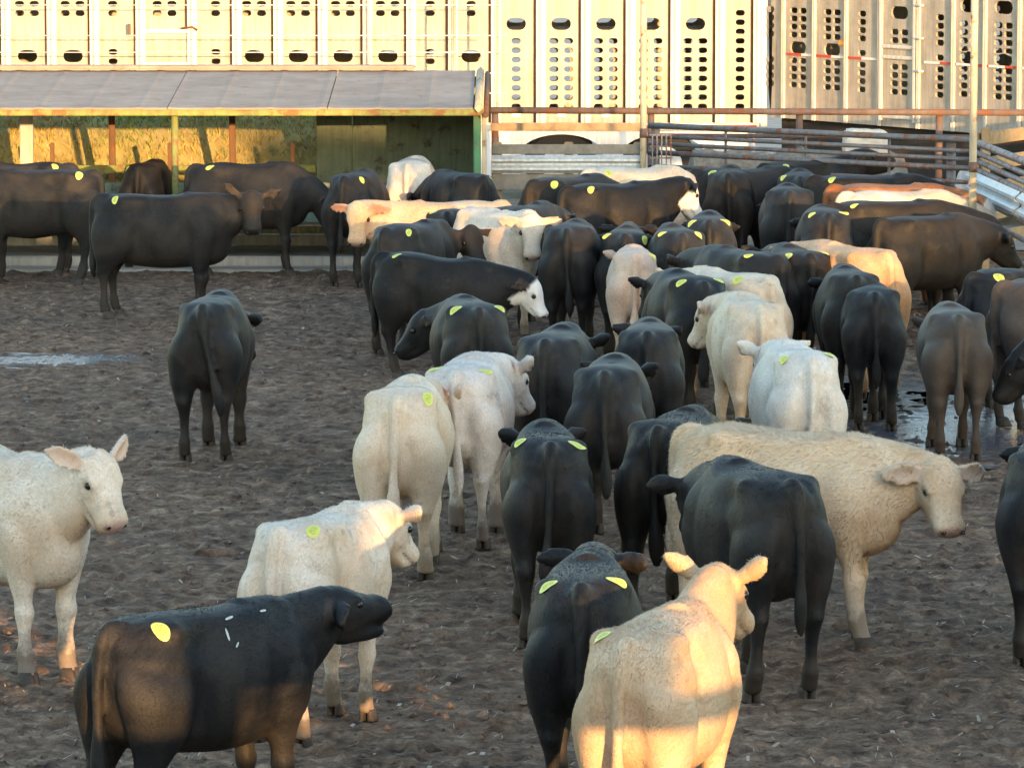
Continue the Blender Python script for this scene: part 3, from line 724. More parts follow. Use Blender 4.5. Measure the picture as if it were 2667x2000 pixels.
# chassis skirt with wheel arches
def skirt():
    bm = bmesh.new(); x0, x1, zt, zb = -1.2, 3.1, BOT-.105, .30; xs = np.unique(np.concatenate([np.linspace(x0, x1, 60), np.linspace(.10, 1.16, 24), np.linspace(1.40, 2.46, 24)])); prev = None
    def low(x):
        for c_ in (.63, 1.93):
            if abs(x - c_) < .53: return max(zb, .61 + .26*math.sqrt(max(0, 1 - ((x-c_)/.53)**2)))
        return zb
    for x in xs:
        a = bm.verts.new((x, -.02, zt)); b = bm.verts.new((x, -.02, low(x)))
        if prev: bm.faces.new((prev[0], prev[1], b, a))
        prev = (a, b)
    bm.normal_update(); bmesh.ops.solidify(bm, geom=bm.faces[:], thickness=.02); me = bpy.data.meshes.new('skirt'); bm.to_mesh(me); bm.free(); return me
put('chassis_skirt', skirt(), M['skirt'], tr)
def wheel(parent, x, y):
    w = put('wheel', tube_me([(x, y, .47), (x, y+.03, .47), (x, y+.25, .47), (x, y+.28, .47)], [.42, .46, .46, .42], 28), M['rubber'], parent)
    put('rim', tube_me([(x, y-.01, .47), (x, y+.02, .47)], [.24, .27], 20), M['galv'], w)
for x in (.63, 1.93): wheel(tr, x, .10); wheel(tr, x, 2.1)
put('landing_leg', tube_me([(-9.6, .5, .012), (-9.6, .5, 1.3)], .06), M['aludark'], tr); put('landing_leg', tube_me([(-9.6, 2.0, .012), (-9.6, 2.0, 1.3)], .06), M['aludark'], tr)
put('tail_post', box_me(3.17, 3.25, -.06, .05, .85, TOP, .008), M['alurib'], tr)
put('strap', tube_me([(3.30, -.06, 2.0), (3.33, -.08, 1.7), (3.27, -.08, 1.55), (3.36, -.08, 1.25), (3.30, -.07, 1.1)], .012, 6), M['whitetape'], tr)

# second trailer, parked at an angle on the right
ang = math.atan2(-4.4, 2.92)
tc = [(-0.008, 's'), (0.573, 'v'), (1.279, 'v'), (1.888, 's'), (2.634, 'd'), (3.428, 's'), (3.983, 'v'), (4.634, 'v'), (5.274, 'v')]      # panel centres along its wall
cols = []; ribs = []
for i, (c_, k) in enumerate(tc):
    l = (tc[i-1][0] + c_)/2 if i else .0; r = (tc[i+1][0] + c_)/2 if i < len(tc)-1 else c_ + .33
    up, lo = row(2.16, 4, .102), row(1.53, 4, .102)
    if i > 5: up, lo = row(2.10, 4, .102), row(1.56, 4, .102)
    hx = (c_ - .095, c_ + .095)
    if k == 's': h = small((c_,), lo + up + ([1.98] if i else []))
    elif k == 'd': h = small(hx, lo) + small(hx, up[:2]) + big(c_, 2.50)
    else: h = small(hx, lo) + (small(hx, up) + big(c_, 2.00) + (big(c_, 2.62) if i > 5 else []))
    h = [(a, b, w*1.35, hh) for a, b, w, hh in h]
    cols.append((l + .001, r - .001, 1.10, h))
    if i: ribs.append((l, .07, 1.10))
L2 = cols[-1][1]
t2 = make_trailer('aluminium livestock trailer parked at an angle behind the right fence', (3.30, 61.85, 0), ang, 1.10, 4.0, cols, ribs, 0, L2, lean=1, rd=.045)
x = .35; k = 0
while x < L2 - .3:
    if not (tc[4][0]-.45 < x < tc[4][0]+.28): put('reflector_strip', box_me(x, x+.30, -.03, -.017, 1.90, 1.93), M['redtape' if k % 2 == 0 else 'whitetape'], t2)
    x += .31; k += 1
dl, dr = tc[4][0]-.36, tc[4][0]+.36
dd = put('door_frame', box_me(dl, dl+.05, -.06, -.017, 1.16, 2.85, .008), M['alurib'], t2); put('door_frame', box_me(dr-.05, dr, -.06, -.017, 1.16, 2.85, .008), M['alurib'], t2)
for z in (1.20, 1.93, 2.06, 2.72): put('door_rail', box_me(dl+.052, dr-.052, -.05, -.017, z, z+.045, .008), M['alurib'], t2)
for z in (1.3, 1.8, 2.2, 2.6): put('latch', tube_me([(dr+.02, -.07, z), (dr+.18, -.075, z+.005)], .014, 8), M['galv'], t2)
lmp = put('marker_lamp', box_me(tc[2][0]+.16, tc[2][0]+.28, -.05, -.017, 2.06, 2.12, .012), M['lamp'], t2)
put('chassis', box_me(.05, L2-.05, .12, 2.4, .42, 1.085, .01), M['underside'], t2)  # dark box added in place of the shadow under the trailer
for a in (.25, .75): wheel(t2, L2*a, -.17)

# ------------------------------------------------------------------ roofed feeder
fd = thing('roofed_feeder', 'long green roofed cattle feeder with a grey sheet roof at the left', 'feeder', (0, 0, 0))
ra, rb = (52.25, 1.74), (55.6, 1.985)
def roof_sheet(x0, x1):
    bm = bmesh.new(); n = max(2, int((x1-x0)/.06)); rows = []
    for y, z in (ra, rb):
        rows.append([bm.verts.new((x0 + (x1-x0)*i/n, y, z + (.006 if i % 9 == 0 else 0))) for i in range(n+1)])
    for i in range(n): bm.faces.new((rows[0][i], rows[0][i+1], rows[1][i+1], rows[1][i]))
    bm.normal_update(); bmesh.ops.solidify(bm, geom=bm.faces[:], thickness=.02); me = bpy.data.meshes.new('roof_sheet'); bm.to_mesh(me); bm.free(); return me
for a, b in ((-8.6, -6.18), (-6.17, -3.71), (-3.70, -1.99), (-1.98, -.42)): put('roof_sheet', roof_sheet(a, b), M['sheet'], fd)
put('ridge_flashing', box_me(-8.6, -1.1, 55.45, 55.75, 1.995, 2.045, .015), M['sheet'], fd)
put('verge_board', (lambda: tube_me([(-.36, 52.22, 1.735), (-.36, 55.6, 1.985)], .045, 4))(), M['postpale'], fd)
put('verge_board', tube_me([(-.28, 52.24, 1.66), (-.28, 55.6, 1.95)], .03, 8), M['brownpost'], fd)
put('front_beam', box_me(-8.6, -.30, 52.28, 52.38, 1.655, 1.735, .012), M['beam'], fd)
put('back_beam', box_me(-8.6, -.34, 55.25, 55.33, 1.80, 1.93, .01), M['brownpost'], fd)
for x in (-7.3, -3.64): put('front_post', tube_me([(x, 52.44, .02), (x, 52.44, 1.70)], .038, 12), M['beam'] if x > -5 else M['green'], fd)
put('front_post', box_me(-.415, -.335, 52.40, 52.48, .02, 1.654, .01), M['green'], fd)
put('front_post', box_me(-.325, -.275, 52.39, 52.47, .02, 1.69, .01), M['postpale'], fd)
for x, w, mt in ((-5.52, .075, 'aludark'), (-4.55, .035, 'brownpost'), (-3.18, .035, 'brownpost'), (-7.0, .035, 'brownpost')): put('back_post', box_me(x-w, x+w, 55.22, 55.32, .02, 1.80, .01), M[mt], fd)
for x in (-5.2, -3.87, -2.48, -6.4): put('stub_post', box_me(x-.024, x+.024, 54.9, 54.95, .3, 1.20, .006), M['brownpost'], fd)
for a, b in ((-2.22, -1.82), (-1.81, -.40)): put('back_panel', box_me(a, b, 55.20, 55.24, .36, 1.80, .005), M['panelgreen'], fd)
put('end_panel', box_me(-.40, -.36, 52.5, 55.2, .36, 1.74, .005), M['panelgreen'], fd)
put('sill_rail', box_me(-8.6, -2.23, 55.18, 55.27, .84, .925, .01), M['beam'], fd)
put('trough_front', box_me(-8.6, -.42, 53.3, 53.36, .42, .86, .008), M['panelgreen'], fd)
put('trough_floor', box_me(-8.6, -.42, 53.37, 55.17, .38, .44), M['aludark'], fd)
put('skid', box_me(-8.6, -.3, 52.36, 52.52, .024, .13, .015), M['aludark'], fd); put('skid', box_me(-8.6, -.3, 55.02, 55.16, .024, .15, .015), M['aludark'], fd)

# ------------------------------------------------------------------ fences
# wire panel behind the feeder
wf = thing('wire_panel', 'thin pale wire fence in front of the bright trailer', 'fence')
for z in (2.55, 2.17, 1.96): put('wire', tube_me([(-7.5, 60.9, z), (-.7, 60.9, z), (-.05, 60.9, z)], .008, 6), M['galv'], wf)
for z in (1.7, 1.45): put('wire', tube_me([(-.75, 60.9, z), (-.05, 60.9, z)], .008, 6), M['galv'], wf)
for x in (-7.5, -.72, -.18): put('upright', tube_me([(x, 60.95, .01), (x, 60.95, 2.62)], .018, 8), M['postpale'], wf)
# stacked rails between feeder and pole
sf = thing('stacked_rail_fence', 'low fence of stacked planks and pale metal rails right of the feeder', 'fence')
def wbeam(xa, ya, xb, yb, zc, h=.16):
    d = nrm((xb-xa, yb-ya, 0)); nn = np.array([d[1], -d[0], 0]); prof = [(0, -.5), (.018, -.42), (.055, -.3), (.055, -.18), (.008, -.05), (.008, .05), (.055, .18), (.055, .3), (.018, .42), (0, .5)]
    bm = bmesh.new(); r = [[bm.verts.new(np.array((x, y, zc)) + nn*p + np.array((0, 0, q*h))) for p, q in prof] for x, y in ((xa, ya), (xb, yb))]
    for i in range(len(prof)-1): bm.faces.new((r[0][i], r[1][i], r[1][i+1], r[0][i+1]))
    bm.normal_update(); bmesh.ops.solidify(bm, geom=bm.faces[:], thickness=.005); me = bpy.data.meshes.new('rail'); bm.to_mesh(me); bm.free(); return me
put('plank', box_me(-.22, 1.44, 53.0, 53.05, 1.195, 1.30, .008), M['woodgrey'], sf); put('plank', box_me(-.22, 1.44, 53.0, 53.05, .80, .975, .008), M['woodgrey'], sf)
put('plank', box_me(-.22, 1.44, 53.0, 53.05, .45, .66, .008), M['woodgrey'], sf)
put('metal_rail', wbeam(-.22, 53.0, 1.44, 53.0, 1.085, .20), M['galv'], sf)
for x in (-.16, .62, 1.38): put('post', box_me(x-.05, x+.05, 53.06, 53.16, -.05, 1.32, .01), M['wood'], sf)
# rusty rail fence before the trailers
rf = thing('rusty_rail_fence', 'rusty pipe and plank fence in front of the trailers', 'fence')
put('top_rail', tube_me([(-.25, 56.6, 1.475), (6.25, 56.6, 1.445)], .040), M['rustpipe'], rf)
put('plank', box_me(-.25, 1.5, 56.58, 56.63, 1.235, 1.325, .008), M['wood'], rf)
for x in (-.2, 1.62, 3.35, 4.98, 6.2): put('post', tube_me([(x, 56.66, -.02), (x, 56.66, 1.44)], .042), M['rustpipe'], rf)
put('lower_rail', tube_me([(1.6, 56.6, 1.18), (6.25, 56.6, 1.16)], .028), M['rustpipe'], rf)
# pipe fence along the back right
pf = thing('pipe_fence', 'grey pipe rail fence across the back right of the pen', 'fence')
A_, B2 = np.array((1.50, 53.15)), np.array((4.80, 50.5)); D_ = np.array((4.98, 47.0)); E_ = np.array((5.06, 45.7))
for z, r in ((1.5, .034), (1.385, .024), (1.30, .024), (1.205, .030), (1.06, .024), (.92, .024), (.74, .024), (.5, .024)):
    bend = [(*(B2 + (A_-B2)*.06), z), (*B2, z-.004), (*(B2 + (D_-B2)*.10), z-.012)] if z == 1.5 else [(*B2, z)]
    put('rail', tube_me([(*A_, z)] + bend, r), M['pipe'], pf)
    put('rail', tube_me([(*(B2 + (D_-B2)*.1), z-.012), (*D_, z), (*E_, z)] if z == 1.5 else [(*B2, z), (*D_, z), (*E_, z)], r*1.15), M['pipe'], pf)
for f, r in ((.015, .05), (.24, .016), (.49, .016), (.745, .016), (.93, .05)):
    q = A_ + (B2-A_)*f + np.array((.02, .055)); put('upright', tube_me([(*q, -.02), (*q, 1.49)], r), M['pipe'], pf)
for q in ((5.03, 46.9),): put('upright', tube_me([(*q, -.02), (*q, 1.48)], .05), M['postpale'], pf)
put('metal_rail', wbeam(4.74, 50.3, 4.93, 47.1, 1.08, .26), M['galv'], pf); put('metal_rail', wbeam(4.94, 47.0, 5.0, 45.8, 1.08, .26), M['galv'], pf)
gt = thing('mesh_gate', 'narrow dark gate panel of square bars beside the pale pole', 'gate')
for k in range(5): put('bar', box_me(1.52 + k*.05, 1.535 + k*.05, 52.80, 52.815, .75, 1.42), M['pipe'], gt)
for k in range(6): put('bar', box_me(1.50, 1.745, 52.816, 52.83, .78 + k*.125, .80 + k*.125), M['pipe'], gt)
# tall poles
for x, y, h, lab in ((1.43, 52.9, 5.6, 'tall pale pole standing between the rail fence and the pipe fence'), (4.50, 47.4, 5.8, 'tall pale pole standing at the right corner of the pipe fence')):
    p = thing('tall_pole', lab, 'pole', (x, y, 0), 0, 'tall steel poles')
    put('shaft', tube_me([(0, 0, -.02), (0, 0, 1.5), (0, 0, h)], .037, 14), M['postpale'], p); put('collar', tube_me([(0, 0, 1.38), (0, 0, 1.48)], .042, 14), M['rustpipe'], p); put('cap', tube_me([(0, 0, h), (0, 0, h+.03)], [.05, .03], 14), M['rustpipe'], p)
# plank fence at the far right, in the sun
wd = thing('plank_fence', 'sunlit wooden plank fence beyond the right corner post', 'fence')
a = np.array((4.90, 51.6)); b = np.array((7.2, 56.0)); dv = (b-a)/np.linalg.norm(b-a); ln = np.linalg.norm(b-a)
for z in (.35, .62, .89, 1.16, 1.43):
    o = put('plank', box_me(0, ln, -.02, .02, z-.07, z+.07, .006), M['wood'], wd); o.location = (*a, 0); o.rotation_euler = (0, 0, math.atan2(dv[1], dv[0]))
for f in (.03, .35, .68, .98):
    q = a + (b-a)*f + np.array((.07, -.03)); put('post', box_me(q[0]-.05, q[0]+.05, q[1]-.05, q[1]+.05, -.02, 1.56, .01), M['wood'], wd)
# rubble bank with a pale block on it, behind the pipe fence
def rub_z(x, y): return (1.14*np.exp(-((y-55.3)/.75)**2)*np.clip((x-1.75)/.3, 0, 1)*np.clip((4.75-x)/.3, 0, 1) + (vnoise(x, y, .22, 31)-.5)*.10 + (vnoise(x, y, .09, 32)-.5)*.05) - .06
def rubble():
    X, Y = np.meshgrid(np.linspace(1.55, 4.9, 100), np.linspace(53.7, 56.4, 60)); Z = rub_z(X, Y); nr, nc = X.shape; V = np.stack([X, Y, Z], -1).reshape(-1, 3)
    me = bpy.data.meshes.new('rubble'); me.from_pydata(V.tolist(), [], [(j*nc+i, j*nc+i+1, (j+1)*nc+i+1, (j+1)*nc+i) for j in range(nr-1) for i in range(nc-1)]); return me
put('rubble_bank', rubble(), simple('rubble', (.20, .17, .13), .95, var=.45, scale=9, bump=.5), kind='structure')
def block():
    bm = bmesh.new(); bmesh.ops.create_cube(bm, size=1); bmesh.ops.subdivide_edges(bm, edges=bm.edges[:], cuts=5, use_grid_fill=True)
    for v in bm.verts:
        c = v.co; k = 1 - .10*max(0, c.z+.1); v.co = Vector((c.x*.50*k, c.y*.40*k, c.z*.30 - .05*max(0, c.x-.1)*(c.z > .2))) + Vector([random.Random(int(c.x*97+c.y*31+c.z*7919)).uniform(-.008, .008) for _ in range(3)])
    bmesh.ops.bevel(bm, geom=[e for e in bm.edges if e.calc_face_angle(0) > 1.0], offset=.02, segments=2, affect='EDGES'); me = bpy.data.meshes.new('block'); bm.to_mesh(me); bm.free(); return me
o = put('stone_block', block(), M['rock'], label='pale squared stone block lying behind the pipe fence', cat='block'); o.location = (4.02, 55.15, 1.19)

# ------------------------------------------------------------------ barn behind the camera: unseen, added and shaped to throw the evening shade over the pen
bn = thing('timber_sunshade', 'added unseen timber barn standing behind the viewer', 'sunshade', (0, -5, 0))
def slab(pts, name='shade_section', th=.12):
    bm = bmesh.new(); vs = [bm.verts.new((x, 0, z)) for x, z in pts]; bm.faces.new(vs); bm.normal_update(); bmesh.ops.solidify(bm, geom=bm.faces[:], thickness=th); me = bpy.data.meshes.new(name); bm.to_mesh(me); bm.free(); return put(name, me, M['woodgrey'], bn)
for pts in SHADE_WALL: slab(pts)

# board fence of the pen's near side, below the viewer: added unseen, gaps placed to put bands of low sun on the near calves
ff = thing('shade_fence', 'added unseen board fence along the near side of the pen, below the viewer', 'fence', (0, 13.5, 0))
def boards(x0, x1, z0, z1):
    n = max(1, int(round((z1-z0)/.19))); h = (z1-z0)/n
    for k in range(n): put('board', box_me(x0, x1, -.02, .02, z0 + k*h, z0 + (k+1)*h - .0015), M['woodgrey'], ff)
boards(-6, 12, 0, 1.10); boards(-6, 1.0, 1.10, 1.95); boards(1.0, 1.5, 1.10, 1.35); boards(1.0, 1.5, 1.86, 1.95); boards(1.5, 1.8, 1.10, 1.95)
boards(1.8, 2.55, 1.52, 1.95); boards(2.55, 2.9, 1.10, 1.95); boards(1.8, 2.55, 1.10, 1.16); boards(2.9, 4.1, 1.45, 1.60); boards(4.1, 12, 1.10, 1.95)
put('pipe_rail', tube_me([(.95, 0, 1.72), (1.55, 0, 1.72)], .018), M['pipe'], ff)
for x in (-6, -3.5, -1, 1.55, 2.72, 4.15, 6.5, 9, 11.9): put('post', box_me(x-.05, x+.05, .025, .12, 0, 1.9), M['woodgrey'], ff)
# coat, x, y, heading (0 = away from the camera, clockwise), size, pose, rump tags, label
HERD = [
    ('black', -1.41, 22.04, 43, 0.93, dict(np=22,ny=4,hy=-6,hp=6,jaw=9,ear=(-.25,.7),tail=.02,nl=.38), 'R',
     'black calf bawling with its mouth open, nearest the camera at lower left'),
    ('tan', 0.67, 21.29, 17, 1, dict(np=38,ny=-4,hy=-8,hp=-30,ear=(.75,.15),tail=.02), 'l',
     'fluffy tan calf seen from behind with upright ears at lower right, nearest the camera'),
    ('white', -2.81, 26.77, 142, 1.03, dict(np=34,ny=8,hy=10,hp=-52,ear=(.75,.2),earr=(.6,.5)), '',
     'cream white calf with a pink muzzle looking in from the left edge'),
    ('white', -0.99, 25.02, 23, 0.94, dict(np=16,ny=-4,hy=-8,hp=-35,ear=(.35,.35),hl=(-.05,0,0),hr_=(-.10,0,0),fl=(.06,0,0),fr=(-.06,0,0)), 'R',
     'cream calf with one rump tag standing just behind the bawling black calf'),
    ('black', 1.31, 26.27, -18, 1.02, dict(np=2,ny=-2,hy=-14,hp=-40,tail=-.02), '',
     'large black calf seen from behind in front of the curly buff calf'),
    ('black', 0.35, 22.82, 3, 1, dict(np=16,ny=-2,hy=-20,hp=-35,ear=(.1,.35)), 'LR',
     'black calf with two slanting rump tags, left of the fluffy tan calf'),
    ('buff', 1.60, 27.82, 109, 1.04, dict(np=12,ny=-8,hy=-48,hp=-50,slope=.05,hs=1.12,ear=(-.05,.2),fl=(-.02,0,0),fr=(.08,0,0)), '',
     'big curly buff calf standing broadside with its face turned to the camera'),
    ('tan2', -0.66, 30.53, 5, 1, dict(np=6,ny=-16,hy=-38,hp=-50,ear=(.55,.4),hr_=(.14,0,0),hl=(-.04,0,0)), 'R',
     'tan calf with a pale tail walking away, left of the smoky grey calf'),
    ('grey', -0.29, 31.90, 7, 1, dict(np=12,ny=-20,hy=-32,hp=-42,ear=(.6,.3),hr_=(.10,0,0)), 'LR',
     'smoky grey calf with two rump tags walking away in the middle of the pen'),
    ('black', 0.20, 28.12, -2, 1, dict(np=4,hy=4,hp=-45,ear=(.55,.4),tail=.03), 'LR',
     'black calf with a big curled yellow tag, right of the tan walking calf'),
    ('black', 0.32, 34.10, 9, 0.98, dict(np=5,hy=-10,hp=-40,ear=(.5,.4)), '',
     'untagged black calf right behind the smoky grey calf'),
    ('black', 0.66, 31.84, 6, 1, dict(np=5,hy=-8,hp=-42,ear=(.55,.4),tail=-.02), '',
     'black calf with a long hanging tail in the centre of the crowd'),
    ('black', 0.99, 34.83, 3, 0.96, dict(np=8,hy=-15,hp=-40,ear=(.35,.4)), '',
     'black calf behind the pale pair, its ears spread to both sides'),
    ('blackbrown', 1.00, 28.87, 15, 1, dict(np=2,hy=-4,hp=-42,ear=(.6,.3)), '',
     'black calf half hidden behind the rump of the curly buff calf'),
    ('black', -2.24, 36.43, 5, 1, dict(np=-4,ny=-6,hy=-25,hp=-50,tail=-.14,hl=(.0,.02,0),hr_=(.06,0,0)), '',
     'lone black calf standing apart on open ground at left, tail swung aside'),
    ('cream', 1.78, 36.59, -7, 0.98, dict(np=10,ny=20,hy=42,hp=-45,ear=(.2,.4)), '',
     'cream calf with its head turned left, left of the tagged greyish white calf'),
    ('grey2', 1.93, 32.95, -7, 0.98, dict(np=12,hy=2,hp=-38,ear=(.6,.25),tail=.02), 'LR',
     'greyish white calf with two rump tags behind the curly buff calf'),
    ('black', 2.85, 38.42, 1, 0.92, dict(np=-2,hy=-2,hp=-45,ear=(-.05,.35)), '',
     'black calf with both ears spread level, right of the greyish white calf'),
    ('brown', 3.33, 36.57, 0, 0.92, dict(np=-6,hy=0,hp=-45,ear=(.65,.3)), '',
     'dark brown calf walking away beside the puddle'),
    ('black', -0.32, 36.56, -8, 0.97, dict(np=0,ny=34,hy=78,hp=-38,ear=(.1,.4)), 'LR',
     'black calf with two tags, its head turned left, behind the smoky grey calf'),
    ('black', 3.05, 27.36, 7, 1.02, dict(np=5,hp=-40), '',
     'black calf cut off by the right edge below the puddle'),
    ('black', 4.61, 36.21, -80, 0.95, dict(np=-30,hy=0,hp=-50), '',
     'black calf reaching its lowered head into the right edge by the puddle'),
    ('orange', 2.81, 40.60, -28, 1.03, dict(np=14,ny=4,hy=10,hp=-35,ear=(.35,.3)), '',
     'orange tan calf with a sunlit rump, facing away left in the right crowd'),
    ('blackbrown', 2.71, 39.06, -3, 0.98, dict(np=5,hy=15,hp=-45), '',
     'black calf directly behind the black calf with level ears'),
    ('black', 1.37, 38.35, -13, 1, dict(np=8,ny=2,hy=6,hp=-38,ear=(.4,.35)), 'LR',
     'black calf with two tags behind the cream calf that looks left'),
    ('cream', 1.75, 38.83, -28, 0.98, dict(np=12,hy=6,hp=-36,ear=(.75,.2)), 'l',
     'cream calf with a raised tail head between two tagged black calves'),
    ('tan3', 1.06, 42.20, 0, 0.9, dict(np=6,hy=0,hp=-45,ear=(.5,.3)), 'R',
     'narrow pinkish tan calf seen from behind among the black ones'),
    ('black', 1.91, 40.63, -28, 1, dict(np=8,hy=10,hp=-38,ear=(.3,.35)), 'l',
     'black calf behind the cream calf with the raised tail head, right hip in sun'),
    ('blackbrown', 2.38, 40.78, -10, 1, dict(np=14,hy=-8,hp=-32,ear=(.4,.3)), 'LR',
     'brownish black calf with two tags beside the orange tan calf'),
    ('black', 1.03, 43.57, 3, 0.95, dict(np=20,hy=-5,hp=-30,ear=(.2,.3)), 'LR',
     'black calf with two tags standing left of the narrow tan calf'),
    ('black', 1.45, 42.98, -4, 1, dict(np=4,hy=5,hp=-40,ear=(.3,.4)), 'LR',
     'black calf with two tags and a half sunlit rump behind the narrow tan calf'),
    ('black', 1.83, 44.92, 3, 0.97, dict(np=5,hp=-42), 'LR',
     'black calf with two tags just below the white faced calf at the back'),
    ('black', 0.55, 43.82, 6, 0.98, dict(np=0,hp=-45,hy=-5), '',
     'black calf standing close behind the white calf with the pink nose'),
    ('black', 2.92, 45.31, 0, 1, dict(np=2,hp=-42,hy=6), 'LR',
     'black calf with sunlit tags in front of the long black backs at right'),
    ('blackbrown', 3.84, 44.70, 54, 0.98, dict(np=-2,ny=-4,hy=-10,hp=-40), '',
     'brownish black steer broadside in the right crowd with a sharp shadow line'),
    ('blackbrown', 3.60, 45.64, 78, 1.03, dict(np=0,hp=-40,hy=-8), 'R',
     'brownish black steer with one green tag behind the sharply shaded one'),
    ('red', 3.76, 47.88, 86, 1.03, dict(np=4,ny=-4,hy=-20,hp=-42), '',
     'red calf with a white face standing broadside at right'),
    ('cream', 3.82, 47.44, 84, 1, dict(np=-8,hp=-50), '',
     'cream calf showing only its back between the red calf and a brownish steer'),
    ('blackbrown', 3.69, 49.37, 86, 1.02, dict(np=-5,hp=-45), 'R',
     'brownish black calf farthest back at right, behind the red calf'),
    ('brown', 4.41, 38.24, 74, 0.98, dict(np=-5,hp=-45), '',
     'greyish brown calf cut off by the right edge in the right crowd'),
    ('black', 4.25, 39.85, 58, 0.93, dict(np=-12,hp=-50), 'R',
     'small black calf with a low green tag near the right edge'),
    ('baldy', -0.60, 41.64, 98, 0.91, dict(np=8,ny=-4,hy=-8,hp=-54,slope=.10,ear=(-.1,.7)), 'R',
     'black calf with a white face standing broadside in the centre'),
    ('black', -0.89, 43.77, 25, 0.98, dict(np=12,ny=-28,hy=-122,hp=-45,ear=(-.05,.2)), 'R',
     'black calf turning its brown lit forehead back, behind the white faced calf'),
    ('white2', -0.15, 44.98, 155, 1, dict(np=26,ny=-4,hy=-16,hp=-64,ear=(-.05,.2)), '',
     'white calf with a pink nose facing the camera in the centre'),
    ('orange2', -0.66, 46.07, -104, 1, dict(np=26,ny=12,hy=58,hp=-64,ear=(-.05,.15)), '',
     'light orange calf with a glowing face turned to the camera'),
    ('black', -0.59, 46.16, 2, 0.95, dict(np=-5,hp=-45), 'LR',
     'black rump between the light orange calf and the white pink nosed calf'),
    ('black', 0.14, 46.21, 24, 0.97, dict(np=6,hp=-38,hy=-20), '',
     'black calf just behind the head of the white pink nosed calf'),
    ('blackbrown', 0.60, 49.19, 40, 1.02, dict(np=-5,hp=-45), 'R',
     'black calf with a sunlit back in front of the stacked rail fence'),
    ('baldy2', 1.04, 48.54, 55, 1, dict(np=24,hy=4,hp=-52,ear=(-.1,.5)), 'R',
     'black calf with a long white face in the back row, at centre right'),
    ('cream', 1.31, 50.35, 62, 1.03, dict(np=-16,hp=-60), 'R',
     'cream calf with a sunlit back behind the white faced calf of the back row'),
    ('black', 2.46, 50.85, 70, 1, dict(np=-5,hp=-45), 'R',
     'black calf with a green tag at the back, against the pipe fence'),
    ('blackbrown', 3.08, 51.60, 45, 1.02, dict(np=34,ny=-10,hy=-38,hp=4,ear=(-.1,.6)), 'R',
     'brownish black calf raising its head in front of the pipe fence'),
    ('blackbrown', 2.27, 50.68, 4, 1, dict(np=0,hp=-45), '',
     'brownish black rump in full sun, right of the long white face'),
    ('black', 2.98, 50.26, 3, 1, dict(np=-4,hp=-45), 'LR',
     'black calf with bright tags behind the black calf with the lit tail'),
    ('black', 2.72, 47.78, 2, 1.02, dict(np=-4,hp=-45,tail=.03), '',
     'black calf with a sunlit tail in the right back row'),
    ('black', -4.97, 50.60, -88, 1, dict(np=-6,hp=-50,tail=.02), 'l',
     'black calf cut off by the left edge, its tail toward the feeder post'),
    ('black', -5.26, 51.71, -86, 1, dict(np=-12,hp=-55), 'l',
     'black calf at the far left behind another, only its tagged back showing'),
    ('black', -3.38, 47.06, 91, 1, dict(np=28,ny=-14,hy=-76,hp=-60,ear=(.35,.1),earr=(.9,.1)), 'R',
     'black calf in front of the feeder with its sunlit face turned to the camera'),
    ('blackbrown', -3.93, 52.66, 8, 0.95, dict(np=-20,hp=-60), 'l',
     'brown lit rump of a calf feeding behind the one that faces us'),
    ('black', -2.79, 51.63, 87, 1, dict(np=-24,hp=-60), 'R',
     'black calf broadside at the feeder, right of the green post'),
    ('black', -1.60, 50.57, 14, 0.98, dict(np=-22,hp=-60), 'R',
     'black calf with a bright yellow tag, left of the white rump at the feeder'),
    ('white', -1.06, 51.92, 4, 1.02, dict(np=-18,hp=-60), '',
     'white calf seen from behind at the dark end of the feeder'),
    ('black', -0.56, 50.52, -28, 0.98, dict(np=-10,hp=-50,hy=15), 'R',
     'black calf at the right end of the feeder with its head down'),
]
def link(name, data, parent=None, mat=None, loc=None):
    o = bpy.data.objects.new(name, data); C.objects.link(o)
    if parent: o.parent = parent
    if loc is not None: o.location = loc
    if mat is not None:
        if len(data.materials) == 0: data.materials.append(mat)
        if data.materials[0] is not mat: o.material_slots[0].link = 'OBJECT'; o.material_slots[0].material = mat
    return o

def hoof_mesh():
    """cloven hoof: two claws side by side"""
    s = Soup()
    for sg in (-1, 1):
        rings = []
        for z, xc, rx, ry in ((.0, .016, .062, .027), (.012, .014, .061, .027), (.045, .004, .052, .025), (.075, -.006, .046, .023)):
            e = np.column_stack([np.cos(TH)*rx + xc, np.sin(TH)*ry + sg*.0255, np.full(len(TH), z)])
            e[:, 1] -= sg*.010*np.clip(e[:, 0]/.06, 0, 1)
            rings.append(e)
        s.loft(rings)
    me = s.mesh('hoof'); me.polygons.foreach_set('use_smooth', np.ones(len(me.polygons), bool)); return me
HOOF = hoof_mesh()
bm = bmesh.new(); bmesh.ops.create_uvsphere(bm, u_segments=14, v_segments=9, radius=.0225); EYE = bpy.data.meshes.new('eye'); bm.to_mesh(EYE); bm.free()
EYE.polygons.foreach_set('use_smooth', np.ones(len(EYE.polygons), bool))

bm = bmesh.new(); bmesh.ops.create_uvsphere(bm, u_segments=10, v_segments=6, radius=.011); NOSTRIL = bpy.data.meshes.new('nostril'); bm.to_mesh(NOSTRIL); bm.free()

